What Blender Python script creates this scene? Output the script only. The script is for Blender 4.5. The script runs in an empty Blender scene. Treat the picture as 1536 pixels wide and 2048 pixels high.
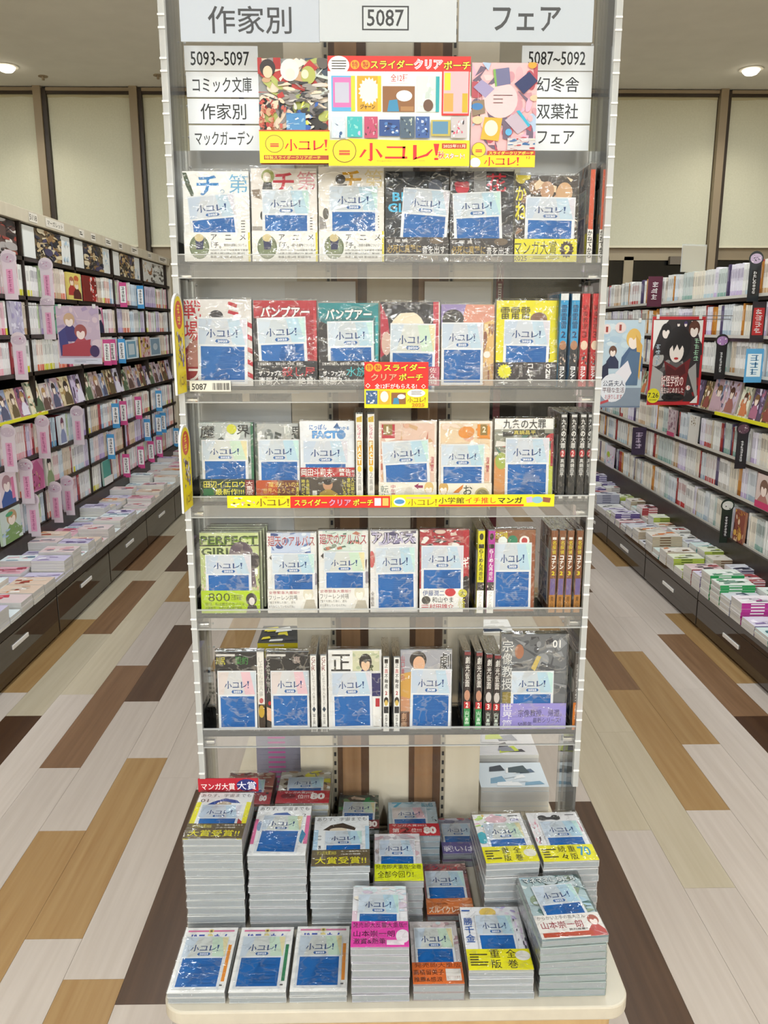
import bpy, math, random
from mathutils import Vector, Matrix
PI = math.pi
SC = bpy.context.scene
COL = SC.collection

# ------------------------------------------------------------------ camera
FPX, CAM_H, YAW = 1634.0, 1.55, .016
TH = math.atan(369 / FPX)
cam_d = bpy.data.cameras.new('camera')
cam = bpy.data.objects.new('camera', cam_d); COL.objects.link(cam)
cam_d.sensor_fit = 'VERTICAL'; cam_d.sensor_height = 24.0
cam_d.lens = 24.0 * FPX / 2048.0
cam_d.clip_start = .05
cam.location = (0, 0, CAM_H); cam.rotation_euler = (PI / 2 - TH, 0, -YAW)
SC.camera = cam
# ------------------------------------------------------------------ world, exposure
W = bpy.data.worlds.new('world'); SC.world = W; W.use_nodes = True
W.node_tree.nodes['Background'].inputs[0].default_value = (1, .96, .9, 1)
W.node_tree.nodes['Background'].inputs[1].default_value = .05
SC.view_settings.view_transform = 'Standard'; SC.view_settings.look = 'None'
SC.view_settings.gamma = 1.0; SC.view_settings.use_curve_mapping = False
SC.view_settings.exposure = -.83
SC.cycles.use_denoising = True
SC.cycles.transparent_max_bounces = 24
SC.cycles.max_bounces = 6; SC.cycles.diffuse_bounces = 3; SC.cycles.glossy_bounces = 3
SC.cycles.use_adaptive_sampling = True; SC.cycles.adaptive_threshold = .07; SC.cycles.adaptive_min_samples = 16
SC.cycles.caustics_reflective = False; SC.cycles.caustics_refractive = False
SC.cycles.sample_clamp_indirect = 4.0
LAMP_W, SPOT_W = 40.0, 9.0          # power of a ceiling light bar / of a downlight
LAMP_ROWS = ((-14.5, 4.4, 'farthest behind'), (-12.0, 4.4, 'very far behind'), (-9.5, 4.2, 'far behind'), (-7.0, 3.6, 'well behind'), (-4.8, 2.6, 'behind'), (-2.6, 1.5, 'somewhat behind'), (-1.0, .8, 'just behind'),
             (1.2, .7, 'above'), (3.6, 1.1, 'beyond'), (5.3, 1.4, 'well beyond'), (7.2, 2.6, 'nearest the windows past'))   # y, relative power
CEIL = 4.16
R = random.Random(7)

# ------------------------------------------------------------------ pixel -> place helpers
_c, _s = math.cos(TH), math.sin(TH)
def ray(x, y):
    u = (x - 768) / FPX; v = (1024 - y) / FPX
    fw = _c + v * _s
    return (u + YAW * fw, fw - YAW * u, v * _c - _s)
def atX(x, y, X): r = ray(x, y); t = X / r[0]; return (X, r[1] * t, CAM_H + r[2] * t)
def atY(x, y, Y): r = ray(x, y); t = Y / r[1]; return (r[0] * t, Y, CAM_H + r[2] * t)
def lin(c):
    if not isinstance(c, str): return tuple(c) + (1,) if len(c) == 3 else tuple(c)
    v = [int(c[i:i + 2], 16) / 255 for i in (0, 2, 4)]
    return tuple(a / 12.92 if a <= .04045 else ((a + .055) / 1.055) ** 2.4 for a in v) + (1,)

# ------------------------------------------------------------------ materials
MATS = {}
def mat(name, col, rough=.5, spec=.5, metal=0, emit=0, coat=0):
    if name in MATS: return MATS[name]
    m = bpy.data.materials.new(name); m.use_nodes = True
    b = m.node_tree.nodes['Principled BSDF']
    b.inputs['Base Color'].default_value = lin(col); b.inputs['Roughness'].default_value = rough
    b.inputs['Specular IOR Level'].default_value = spec; b.inputs['Metallic'].default_value = metal
    b.inputs['Coat Weight'].default_value = coat
    if emit:
        b.inputs['Emission Color'].default_value = lin(col); b.inputs['Emission Strength'].default_value = emit
    MATS[name] = m; return m
def noisy(name, c1, c2, scale=(40, 40, 40), rough=.5, spec=.4, bump=0, detail=4, lo=.3, hi=.7, rnd=0):
    """two-tone noise on object coordinates, optional bump and per-object brightness"""
    if name in MATS: return MATS[name]
    m = mat(name, c1, rough, spec); nt = m.node_tree; N = nt.nodes; L = nt.links
    b = N['Principled BSDF']
    tc = N.new('ShaderNodeTexCoord'); mp = N.new('ShaderNodeMapping'); mp.inputs['Scale'].default_value = scale
    L.new(tc.outputs['Object'], mp.inputs['Vector'])
    vec = mp.outputs['Vector']
    oi = N.new('ShaderNodeObjectInfo')
    if rnd:
        ad = N.new('ShaderNodeVectorMath'); ad.operation = 'ADD'
        sc = N.new('ShaderNodeMath'); sc.operation = 'MULTIPLY'; sc.inputs[1].default_value = 37
        L.new(oi.outputs['Random'], sc.inputs[0]); L.new(vec, ad.inputs[0]); L.new(sc.outputs[0], ad.inputs[1]); vec = ad.outputs[0]
    no = N.new('ShaderNodeTexNoise'); no.inputs['Scale'].default_value = 1; no.inputs['Detail'].default_value = detail
    L.new(vec, no.inputs['Vector'])
    cr = N.new('ShaderNodeValToRGB'); cr.color_ramp.elements[0].position = lo; cr.color_ramp.elements[1].position = hi
    cr.color_ramp.elements[0].color = lin(c1); cr.color_ramp.elements[1].color = lin(c2)
    L.new(no.outputs['Fac'], cr.inputs['Fac']); out = cr.outputs['Color']
    if rnd:
        hs = N.new('ShaderNodeHueSaturation'); mr = N.new('ShaderNodeMapRange')
        mr.inputs['To Min'].default_value = 1 - rnd; mr.inputs['To Max'].default_value = 1 + rnd
        L.new(oi.outputs['Random'], mr.inputs['Value']); L.new(mr.outputs[0], hs.inputs['Value']); L.new(out, hs.inputs['Color'])
        out = hs.outputs['Color']
    L.new(out, b.inputs['Base Color'])
    if bump:
        bp = N.new('ShaderNodeBump'); bp.inputs['Strength'].default_value = bump; bp.inputs['Distance'].default_value = .002
        L.new(no.outputs['Fac'], bp.inputs['Height']); L.new(bp.outputs[0], b.inputs['Normal'])
    return m
def print_material():
    m = mat('print', 'ffffff', .42, .4); nt = m.node_tree
    a = nt.nodes.new('ShaderNodeAttribute'); a.attribute_name = 'Col'
    nt.links.new(a.outputs['Color'], nt.nodes['Principled BSDF'].inputs['Base Color'])
    return m
PRINT = print_material()
def clear(name, tint, rough, ior, base, bump=0, scale=(1, 1, 1), white=0.0):
    """clear plastic: see-through with fresnel reflection and a little milky scatter"""
    m = bpy.data.materials.new(name); m.use_nodes = True; nt = m.node_tree; N = nt.nodes; L = nt.links
    N.remove(N['Principled BSDF'])
    tr = N.new('ShaderNodeBsdfTransparent'); tr.inputs[0].default_value = lin(tint)
    gl = N.new('ShaderNodeBsdfGlossy'); gl.inputs['Roughness'].default_value = rough
    fr = N.new('ShaderNodeFresnel'); fr.inputs['IOR'].default_value = ior
    ad = N.new('ShaderNodeMath'); ad.operation = 'ADD'; ad.inputs[1].default_value = base; ad.use_clamp = True
    mx = N.new('ShaderNodeMixShader')
    L.new(fr.outputs[0], ad.inputs[0]); L.new(ad.outputs[0], mx.inputs[0])
    L.new(tr.outputs[0], mx.inputs[1]); L.new(gl.outputs[0], mx.inputs[2])
    last = mx.outputs[0]
    if white:
        df = N.new('ShaderNodeBsdfDiffuse'); df.inputs[0].default_value = (.9, .9, .9, 1)
        m2 = N.new('ShaderNodeMixShader'); m2.inputs[0].default_value = white
        L.new(last, m2.inputs[1]); L.new(df.outputs[0], m2.inputs[2]); last = m2.outputs[0]
    if bump:
        tc = N.new('ShaderNodeTexCoord'); oi = N.new('ShaderNodeObjectInfo')
        mp = N.new('ShaderNodeMapping'); mp.inputs['Scale'].default_value = scale; mp.inputs['Rotation'].default_value = (0, .75, 0)
        no = N.new('ShaderNodeTexNoise'); no.noise_dimensions = '4D'; no.inputs['Scale'].default_value = 1; no.inputs['Detail'].default_value = 2
        no.inputs['Distortion'].default_value = .8
        mu = N.new('ShaderNodeMath'); mu.operation = 'MULTIPLY'; mu.inputs[1].default_value = 50
        L.new(oi.outputs['Random'], mu.inputs[0]); L.new(mu.outputs[0], no.inputs['W'])
        L.new(tc.outputs['Object'], mp.inputs['Vector']); L.new(mp.outputs[0], no.inputs['Vector'])
        sb = N.new('ShaderNodeMath'); sb.operation = 'SUBTRACT'; sb.inputs[1].default_value = .5
        ab = N.new('ShaderNodeMath'); ab.operation = 'ABSOLUTE'
        mr = N.new('ShaderNodeMapRange'); mr.interpolation_type = 'SMOOTHSTEP'; mr.inputs['From Max'].default_value = .05; mr.inputs['To Min'].default_value = 1; mr.inputs['To Max'].default_value = 0
        L.new(no.outputs['Fac'], sb.inputs[0]); L.new(sb.outputs[0], ab.inputs[0]); L.new(ab.outputs[0], mr.inputs['Value'])
        b0 = N.new('ShaderNodeBump'); b0.inputs['Strength'].default_value = .5; b0.inputs['Distance'].default_value = .006
        L.new(no.outputs['Fac'], b0.inputs['Height'])
        bp = N.new('ShaderNodeBump'); bp.inputs['Strength'].default_value = bump; bp.inputs['Distance'].default_value = .0006
        mk = N.new('ShaderNodeMath'); mk.operation = 'MULTIPLY_ADD'; mk.inputs[1].default_value = .15
        L.new(mr.outputs[0], mk.inputs[0]); L.new(ad.outputs[0], mk.inputs[2]); L.new(mk.outputs[0], mx.inputs[0])
        L.new(mr.outputs[0], bp.inputs['Height']); L.new(b0.outputs[0], bp.inputs['Normal'])
        L.new(bp.outputs[0], gl.inputs['Normal'])
    L.new(last, N['Material Output'].inputs['Surface'])
    MATS[name] = m; return m
ACRYL = clear('acrylic', 'ffffff', .03, 1.2, .008, white=.006)
ACLIP = clear('acrylic_lip', 'ffffff', .05, 1.25, .02, white=.075)
ACSIDE = clear('acrylic_side', 'fafcfb', .02, 1.45, .0, white=.1)  # white share stands in for the pale boards reflected in the side panels
ACEDGE = clear('acrylic_edge', 'f0f4f2', .2, 1.4, .03, white=.42)
NOTCH = clear('acrylic_notch', 'ffffff', .2, 1.5, .05, white=.8)
WRAP = clear('shrink_film', 'ffffff', .07, 1.15, .016, bump=1.0, scale=(2.7, 3.2, 7.5), white=.0)

# ------------------------------------------------------------------ object helpers
def link(o, parent=None):
    COL.objects.link(o)
    if parent is not None: o.parent = parent
    return o
def tag(o, label=None, cat=None, group=None, kind=None):
    if label: o['label'] = label
    if cat: o['category'] = cat
    if group: o['group'] = group
    if kind: o['kind'] = kind
    return o
def empty(name, loc=(0, 0, 0), rot=(0, 0, 0), label=None, cat=None, group=None):
    o = bpy.data.objects.new(name, None); o.empty_display_size = .02
    o.location = loc; o.rotation_euler = rot; link(o)
    return tag(o, label, cat, group)
def mesh(name, V, F, m, colors=None):
    me = bpy.data.meshes.new(name); me.from_pydata(V, [], F)
    for x in (m if isinstance(m, (list, tuple)) else [m]): me.materials.append(x)
    if colors:
        at = me.color_attributes.new('Col', 'FLOAT_COLOR', 'CORNER')
        buf = []
        for f, c in zip(F, colors): buf += list(c) * len(f)
        at.data.foreach_set('color', buf)
    me.update(); return me
def ob(name, me, parent=None, loc=(0, 0, 0), rot=(0, 0, 0), scale=(1, 1, 1)):
    o = bpy.data.objects.new(name, me); o.location = loc; o.rotation_euler = rot; o.scale = scale
    return link(o, parent)
BOXF = [(0, 3, 2, 1), (4, 5, 6, 7), (0, 1, 5, 4), (1, 2, 6, 5), (2, 3, 7, 6), (3, 0, 4, 7)]
def boxv(a, b):
    return [(a[0], a[1], a[2]), (b[0], a[1], a[2]), (b[0], b[1], a[2]), (a[0], b[1], a[2]),
            (a[0], a[1], b[2]), (b[0], a[1], b[2]), (b[0], b[1], b[2]), (a[0], b[1], b[2])]
def boxes(name, L, m, parent=None, bevel=0, **k):
    V, F = [], []
    for a, b in L:
        n = len(V); V += boxv(a, b); F += [tuple(i + n for i in f) for f in BOXF]
    o = ob(name, mesh(name, V, F, m), parent, **k)
    if bevel:
        md = o.modifiers.new('bevel', 'BEVEL'); md.width = bevel; md.segments = 2
    return o
def box(name, a, b, m, parent=None, bevel=0, **k): return boxes(name, [(a, b)], m, parent, bevel, **k)
def ring_pts(cx, cz, rx, rz, n=24): return [(cx + rx * math.cos(2 * PI * i / n), cz + rz * math.sin(2 * PI * i / n)) for i in range(n)]
def prism(name, pts, y0, y1, m, parent=None, **k):
    """outline in x,z extruded along y (y0 nearer the viewer)"""
    n = len(pts); V = [(x, y0, z) for x, z in pts] + [(x, y1, z) for x, z in pts]
    F = [tuple(range(n)), tuple(range(2 * n - 1, n - 1, -1))] + [(i, i + n, (i + 1) % n + n, (i + 1) % n) for i in range(n)]
    return ob(name, mesh(name, V, F, m), parent, **k)
def tube(name, p, q, r, m, parent=None, n=12):
    p, q = Vector(p), Vector(q); d = (q - p).normalized(); a = d.orthogonal().normalized(); b = d.cross(a)
    V = []
    for c in (p, q): V += [tuple(c + (a * math.cos(2 * PI * i / n) + b * math.sin(2 * PI * i / n)) * r) for i in range(n)]
    F = [(i, (i + 1) % n, (i + 1) % n + n, i + n) for i in range(n)] + [tuple(range(n - 1, -1, -1)), tuple(range(n, 2 * n))]
    return ob(name, mesh(name, V, F, m), parent)

# ------------------------------------------------------------------ lettering and flat print
TS = bpy.data.scenes.new('lettering'); GL = {}
def glyph(s, bold=0):
    if any('一' <= ch <= '鿿' for ch in s): bold = min(bold, .007 if bold < .06 else .022)   # dense kanji cannot grow much
    k = (s, bold)
    if k in GL: return GL[k]
    cu = bpy.data.curves.new('t', 'FONT'); cu.body = s; cu.resolution_u = 2; cu.offset = bold
    o = bpy.data.objects.new('t', cu); TS.collection.objects.link(o)
    vl = TS.view_layers[0]; vl.update()
    ev = o.evaluated_get(vl.depsgraph); me = ev.to_mesh()
    V = [(v.co.x, v.co.y) for v in me.vertices]; F = [tuple(p.vertices) for p in me.polygons]
    ev.to_mesh_clear(); bpy.data.objects.remove(o); bpy.data.curves.remove(cu)
    if V:
        x0 = min(v[0] for v in V); x1 = max(v[0] for v in V); y0 = min(v[1] for v in V); y1 = max(v[1] for v in V)
        sx, sy = max(x1 - x0, 1e-5), max(y1 - y0, 1e-5)
        V = [((x - x0) / sx, 1 - (y - y0) / sy) for x, y in V]
        GL[k] = (V, F, sx, sy)
    else: GL[k] = ([], [], 1, 1)
    return GL[k]
class Print:
    """flat print on a rectangle; coordinates run right and down inside rect"""
    def __init__(s, rect, w, h, y=0.0):
        s.r = rect; s.w = w; s.h = h; s.y = y; s.V = []; s.F = []; s.C = []; s.n = 0
        s.step = 5e-5
    def pt(s, x, y):
        x0, y0, x1, y1 = s.r
        x = min(max(x, x0), x1); y = min(max(y, y0), y1)
        return ((x - x0) / (x1 - x0) * s.w - s.w / 2, s.y - s.n * s.step, (y1 - y) / (y1 - y0) * s.h)
    def poly(s, pts, c, faces=None, up=True):
        if up: s.n += 1
        k = len(s.V); s.V += [s.pt(*p) for p in pts]
        c = lin(c)
        for f in (faces or [tuple(range(len(pts) - 1, -1, -1))]):
            s.F.append(tuple(i + k for i in f)); s.C.append(c)
        return s
    def rect(s, x0, y0, x1, y1, c): return s.poly([(x0, y0), (x1, y0), (x1, y1), (x0, y1)], c)
    def ell(s, cx, cy, rx, ry, c, n=20): return s.poly([(cx + rx * math.cos(2 * PI * i / n), cy + ry * math.sin(2 * PI * i / n)) for i in range(n)], c)
    def burst(s, cx, cy, rx, ry, c, n=14):
        return s.poly([(cx + rx * (1 if i % 2 else .8) * math.cos(PI * i / n), cy + ry * (1 if i % 2 else .8) * math.sin(PI * i / n)) for i in range(2 * n)], c)
    def text(s, t, x0, y0, x1, y1, c, bold=.012, slant=0, rise=0):
        V, F, a, b = glyph(t, bold)
        return s.poly([(x0 + u * (x1 - x0) + slant * (1 - v), y0 + v * (y1 - y0) + rise * u) for u, v in V], c, F)
    def out(s, t, x0, y0, x1, y1, c, oc, bold=.02, ob_=.075, **k):
        d = (x1 - x0) * .012; e = (y1 - y0) * .05
        s.text(t, x0 - d, y0 - e, x1 + d, y1 + e, oc, ob_, **k); return s.text(t, x0, y0, x1, y1, c, bold, **k)
    def vert(s, t, x0, y0, x1, y1, c, bold=.02, oc=None):
        n = len(t); st = (y1 - y0) / n
        for i, ch in enumerate(t):
            if ch == ' ': continue
            V, F, a, b = glyph(ch, bold)
            hh = st * .9; ww = x1 - x0; ya = y0 + i * st
            if ch in 'ー・。、。—':
                if ch == 'ー': s.rect((x0 + x1) / 2 - ww * .08, ya, (x0 + x1) / 2 + ww * .08, ya + hh, c)
                else: s.ell((x0 + x1) / 2, ya + hh / 2, ww * .12, hh * .12, c, 8)
                continue
            if oc:
                V2, F2, _, _ = glyph(ch, .07)
                s.poly([(x0 - ww * .08 + u * ww * 1.16, ya - hh * .06 + v * hh * 1.12) for u, v in V2], oc, F2)
            s.poly([(x0 + u * ww, ya + v * hh) for u, v in V], c, F)
        return s
    def art(s, x0, y0, x1, y1, cols, n=14, seed=1):
        q = random.Random(seed); dx, dy = x1 - x0, y1 - y0
        def cl(p): return (min(max(p[0], x0), x1), min(max(p[1], y0), y1))
        for i in range(int(n * 1.9)):
            cx, cy = q.uniform(x0, x1), q.uniform(y0, y1); a = q.uniform(0, PI)
            k = q.random(); c = q.choice(cols)
            rx = dx * q.uniform(.04, .17); ry = dy * q.uniform(.035, .14)
            if k < .45: pts = [(rx * math.cos(2 * PI * j / 14), ry * math.sin(2 * PI * j / 14)) for j in range(14)]
            elif k < .8: pts = [(-rx, -ry * .4), (rx * .8, -ry * .7), (rx, ry * .3), (-rx * .6, ry)]
            else: pts = [(-rx * 1.5, -ry * .12), (rx * 1.5, -ry * .2), (rx * 1.3, ry * .25)]
            ca, sa = math.cos(a), math.sin(a)
            s.poly([cl((cx + px_ * ca - py_ * sa * dx / dy * .8, cy + px_ * sa * dy / dx * .8 + py_ * ca)) for px_, py_ in pts], c)
        return s
    def person(s, cx, cy, r, hair, skin, cloth, q=1.25):
        """a plain figure: hair, face and shoulders without features"""
        s.poly([(cx - r * .35, cy + r * q * .6), (cx + r * .35, cy + r * q * .6), (cx + r * 1.7, cy + r * q * 2), (cx + r * 1.8, cy + r * q * 3.4), (cx - r * 1.8, cy + r * q * 3.4), (cx - r * 1.6, cy + r * q * 1.9)], cloth)
        s.ell(cx, cy - r * .12, r * 1.06, r * q * 1.05, hair); s.ell(cx, cy + r * .3, r * .72, r * q * .8, skin)
        return s.poly([(cx - r * .8, cy - r * .2), (cx - r * .3, cy - r * .9), (cx + r * .6, cy - r * .9), (cx + r * .85, cy - r * .1), (cx + r * .3, cy - r * .25), (cx, cy + r * .1), (cx - r * .3, cy - r * .2)], hair)
    def lines(s, x0, y0, x1, y1, n, c, seed=0, th=.35):
        q = random.Random(seed); st = (y1 - y0) / n
        for i in range(n):
            e = x1 - (x1 - x0) * q.choice([0, 0, .08, .25, .5]); s.n -= 1
            s.rect(x0, y0 + i * st, e, y0 + i * st + st * th, c)
        s.n += 1; return s
    def scrib(s, x0, y0, x1, y1, n, c, seed=0):
        """a column of n characters too small to read: a few strokes each"""
        q = random.Random(seed); st = (y1 - y0) / n; w = x1 - x0; s.n += 1
        for i in range(n):
            ya = y0 + i * st; h = st * .84
            for v in (q.uniform(.02, .2), q.uniform(.35, .55), q.uniform(.72, .88)):
                a, b = q.uniform(0, .25), q.uniform(.7, 1); s.n -= 1; s.rect(x0 + a * w, ya + v * h, x0 + b * w, ya + (v + .13) * h, c)
            u = q.uniform(.25, .65); s.n -= 1; s.rect(x0 + u * w, ya, x0 + (u + .15) * w, ya + h, c)
        return s
    def logo(s, x0, y0, x1, y1, c):
        w = (x1 - x0) / 3.35; h = y1 - y0
        def g(k, L):
            for P in L: s.n -= 1; s.poly([(x0 + (k + a) * w, y0 + b * h) for a, b in P], c)
        s.n += 1
        g(0, [[(.46, .02), (.58, .02), (.58, .92), (.5, 1), (.36, .9), (.46, .88)], [(.24, .35), (.34, .40), (.12, .78), (.02, .8)], [(.68, .32), (.78, .36), (.99, .72), (.9, .82)]])
        g(1.02, [[(.12, .2), (.9, .2), (.88, .29), (.14, .29)], [(.78, .2), (.9, .2), (.86, .84), (.76, .84)], [(.06, .74), (.97, .74), (.97, .85), (.06, .85)]])
        g(2.04, [[(.18, .12), (.33, .12), (.33, .84), (.18, .92)], [(.18, .92), (.3, .78), (.7, .6), (.96, .32), (.98, .38), (.78, .7)]])
        g(2.95, [[(.1, .05), (.34, .05), (.26, .68), (.19, .68)], [(.14, .8), (.3, .8), (.3, .92), (.14, .92)]])
        return s
    def make(s, name, parent=None, **k): return ob(name, mesh(name, s.V, s.F, PRINT, s.C), parent, **k)
def spec(P, E):
    """a list of (kind, args...) drawn on P"""
    for e in E:
        k, a = e[0], e[1:]
        if k == 'r': P.rect(*a)
        elif k == 'e': P.ell(*a)
        elif k == 'p': P.poly(*a)
        elif k == 't': P.text(*a)
        elif k == 'o': P.out(*a)
        elif k == 'v': P.vert(*a)
        elif k == 'a': P.art(*a)
        elif k == 'f': P.person(*a)
        elif k == 'l': P.lines(*a)
        elif k == 'g': P.logo(*a)
        elif k == 'b': P.burst(*a)
        elif k == 's': P.scrib(*a)
    return P

# ================================================================== THE ROOM
WALLM = noisy('wall_paint', 'a89c84', 'b0a48c', (3, 3, 3), .7, .2)
CEILM = noisy('ceiling_paint', 'dcdad4', 'e2e0da', (4, 4, 4), .8, .2)
DARKM = mat('dark_bronze', '3a2f26', .4, .4)
MULLM = mat('mullion_bronze', '9a8a72', .45, .4)
BLINDM = noisy('blind_fabric', 'd2d0ba', 'd9d7c2', (60, 60, 60), .8, .2)
NIGHT = mat('night_glass', '0a0b0b', .04, .6)
fl = box('floor', (-6, -16, -.06), (6, 10.2, -.004), noisy('floor_base', 'd8c9b2', 'cbb89c', (3, .5, 1), .4)); tag(fl, kind='structure')
tag(box('ceiling', (-6, -16, CEIL), (6, 10.2, CEIL + .1), CEILM), kind='structure')
tag(box('wall_left', (-6.1, -16, 0), (-6, 10.2, CEIL), WALLM), kind='structure')
tag(box('wall_right', (6, -16, 0), (6.1, 10.2, CEIL), WALLM), kind='structure')
tag(box('wall_front', (-6, -16.1, 0), (6, -16, CEIL), noisy('wall_cream', 'd8d2c6', 'dfd9ce', (3, 3, 3), .7, .2)), kind='structure')
tag(box('wall_back', (-6, 10.12, 0), (6, 10.3, CEIL), WALLM), kind='structure')
# floor planks: a grid read off the floor itself, pale boards with tan, brown and dark ones between
PW, PL = .1488, .915
def wood(n, a, b, rnd=.05): return noisy(n, a, b, (55, 2.2, 20), .33, .45, .06, 5, .25, .75, rnd)
WOODS = dict(pale=wood('plank_pale', 'c6bab0', 'b8aba0'), cream=wood('plank_cream', 'beb29c', 'b1a48c'), tan=wood('plank_tan', 'a8895d', '967246'),
             brown=wood('plank_brown', '86664a', '6c4f36'), dark=wood('plank_dark', '5a4230', '453122'), deep=wood('plank_deep', '49301c', '3a2416'))
pm = mesh('plank', boxv((-PW / 2 + .0004, -PL / 2 + .0004, -.006), (PW / 2 - .0004, PL / 2 - .0004, 0)), BOXF, WOODS['pale'])
PMS = {}
for k, m in WOODS.items():
    c = pm.copy(); c.materials[0] = m; PMS[k] = c
SEAM = {-2: 3.32, -1: 3.1, 0: 5.127, 1: 2.69, 2: 3.225, 3: 1.84, 4: 1.703, 5: 1.625, 13: 2.447, 14: 2.284, 15: 2.01, 16: 2.39, 17: 2.824, 18: 5.14, 19: 3.05, 20: 3.363}
COLD = {(-2, 3.32): 'tan', (-2, 5.15): 'brown', (-1, 2.18): 'deep', (-1, 4.03): 'brown', (0, 5.127): 'dark', (1, 2.69): 'brown', (1, 4.52): 'tan',
        (2, 1.38): 'tan', (2, 3.225): 'dark', (3, 1.84): 'tan', (4, .79): 'tan', (4, 3.53): 'tan', (5, 1.625): 'dark', (13, 1.532): 'dark', (16, 2.39): 'tan', (16, 3.305): 'brown',
        (17, 2.824): 'tan', (17, 4.654): 'dark', (18, 5.14): 'brown', (19, 3.05): 'brown', (19, 2.135): 'deep', (20, 3.363): 'tan', (20, 5.19): 'tan', (15, 3.84): 'tan', (14, 5.03): 'tan',
        (17, 6.48): 'tan', (19, 6.71): 'brown', (15, 6.58): 'dark', (3, 5.5): 'brown', (1, 6.35): 'dark', (13, .617): 'tan'}
for k in range(-2, 21):
    s0 = SEAM.get(k, R.uniform(1, 2)); j = math.floor((.55 - s0) / PL)
    while s0 + j * PL < 7.6:
        y = s0 + j * PL; j += 1
        c = 'cream' if (k in (-2, -1, 0) and y > 3) or (k in (14, 15) and y > 2) else 'pale'
        for (kk, yy), cc in COLD.items():
            if kk == k and abs(yy - y) < .2: c = cc
        ob('plank', PMS[c], fl, (-1.35 + PW * (k + .5), y + PL / 2, 0))

# back wall: window mullions, roller blinds, dark panes and a door below
def mull(n, x, w):
    tag(boxes('trim_%d' % n, [((x - w / 2, 9.9, 0), (x + w / 2, 10.1, CEIL))], MULLM), kind='structure')
    box('groove', (x + w / 2, 9.93, 0), (x + w / 2 + .045, 10.1, CEIL - .02), DARKM, bpy.data.objects['trim_%d' % n])
MX = [-4.75, -3.69, -2.63, -1.5, -.3, .9, 2.6, 3.985, 5.35]
for i, x in enumerate(MX): mull(i + 1, x, .085)
wn = 0
for i in range(len(MX) - 1):
    a, b = MX[i] + .09, MX[i + 1] - .05; wn += 1
    w = tag(empty('window_%d' % wn, ((a + b) / 2, 10.08, 0)), kind='structure'); hw = (b - a) / 2
    box('pane', (-hw, 0, .1), (hw, .02, 4.1), NIGHT, w)
    box('lintel', (-hw, -.06, 2.33), (hw, 0, 2.47), MULLM, w)
    box('head_rail', (-hw, -.14, 4.085), (hw, 0, 4.15), DARKM, w)
    box('rail_lip', (-hw, -.15, 4.115), (hw, -.14, 4.15), MULLM, w)
    bl = empty('roller_blind', ((a + b) / 2, 9.98, 2.48), label=None)
    q = ['far left of the window wall', 'behind the tall left bookcase near the photo edge', 'between the bookcase end and the display rack', 'left behind the sign plates',
         'hidden behind the middle poster', 'behind the right sign plates', 'beside the display rack on its right', 'at the right edge of the photo'][i]
    tag(bl, 'cream roller blind pulled down, ' + q, 'blind', 'roller blinds on the window wall')
    # slightly wavy fabric
    V, F = [], []
    for ix in range(13):
        for iz in range(5):
            V.append((-hw + 2 * hw * ix / 12, .004 * math.sin(ix * 1.1 + i), 1.6 * iz / 4))
    for ix in range(12):
        for iz in range(4): n = ix * 5 + iz; F.append((n, n + 5, n + 6, n + 1))
    f = ob('fabric', mesh('fabric', V, F, BLINDM), bl); md = f.modifiers.new('t', 'SOLIDIFY'); md.thickness = .002
    box('bottom_bar', (-hw, -.012, -.018), (hw, .012, .006), mat('blind_bar', 'e2dcc4', .5), bl)
    tube('roller', (-hw, .02, 1.6), (hw, .02, 1.6), .03, mat('blind_roller', 'bdb594', .6), bl)
d = tag(empty('door_1', (3.0, 9.96, 0)), kind='structure')
FR = mat('door_frame_paint', 'a3957c', .5)
boxes('frame', [((-.3, 0, 0), (-.2, .1, 2.36)), ((-.02, 0, 0), (.09, .1, 2.36)), ((.72, 0, 0), (.9, .1, 2.36)), ((-.3, 0, 2.32), (.9, .1, 2.4))], FR, d)
box('pane', (-.2, .03, 0), (-.02, .05, 2.32), NIGHT, d); box('pane', (.09, .03, 0), (.72, .05, 2.32), NIGHT, d)
box('closer', (.5, -.06, 2.27), (.86, 0, 2.36), mat('closer_grey', '6d6357', .5), d)

# ceiling lights: two round downlights in view, light bars over the aisles behind and above the camera
def downlight(x, y, label):
    t = empty('ceiling_downlight', (x, y, CEIL), label=label, cat='ceiling light', group='round ceiling downlights')
    def lathe(prof, cap=False):
        V = [(r * math.cos(2 * PI * i / 24), r * math.sin(2 * PI * i / 24), z) for r, z in prof for i in range(24)]
        F = [(k * 24 + i, k * 24 + (i + 1) % 24, (k + 1) * 24 + (i + 1) % 24, (k + 1) * 24 + i) for k in range(len(prof) - 1) for i in range(24)]
        if cap: F.append(tuple(range(len(V) - 24, len(V))))
        return V, F
    ob('trim_ring', mesh('trim_ring', *lathe([(.12, 0), (.12, -.008), (.09, -.012), (.086, -.003)]), mat('lamp_white', 'e8e4da', .4)), t)
    ob('lens', mesh('lens', *lathe([(.086, -.003), (.08, -.03), (.06, -.05), (.03, -.06), (.01, -.062)], True), mat('lamp_glow', 'fff4dc', .5, emit=14)), t)
    ld = bpy.data.lights.new('downlight', 'SPOT'); ld.energy = SPOT_W * 6; ld.color = (1, .93, .8); ld.spot_size = 2.2; ld.spot_blend = .8; ld.shadow_soft_size = .06
    l = bpy.data.objects.new('bulb_light', ld); l.location = (0, 0, -.1); link(l, t)
downlight(-4.02 * .925, 9.22, 'round lit ceiling downlight at the left photo edge')
downlight(4.27 * .925, 9.2, 'round lit ceiling downlight above the right window blinds')
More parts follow.
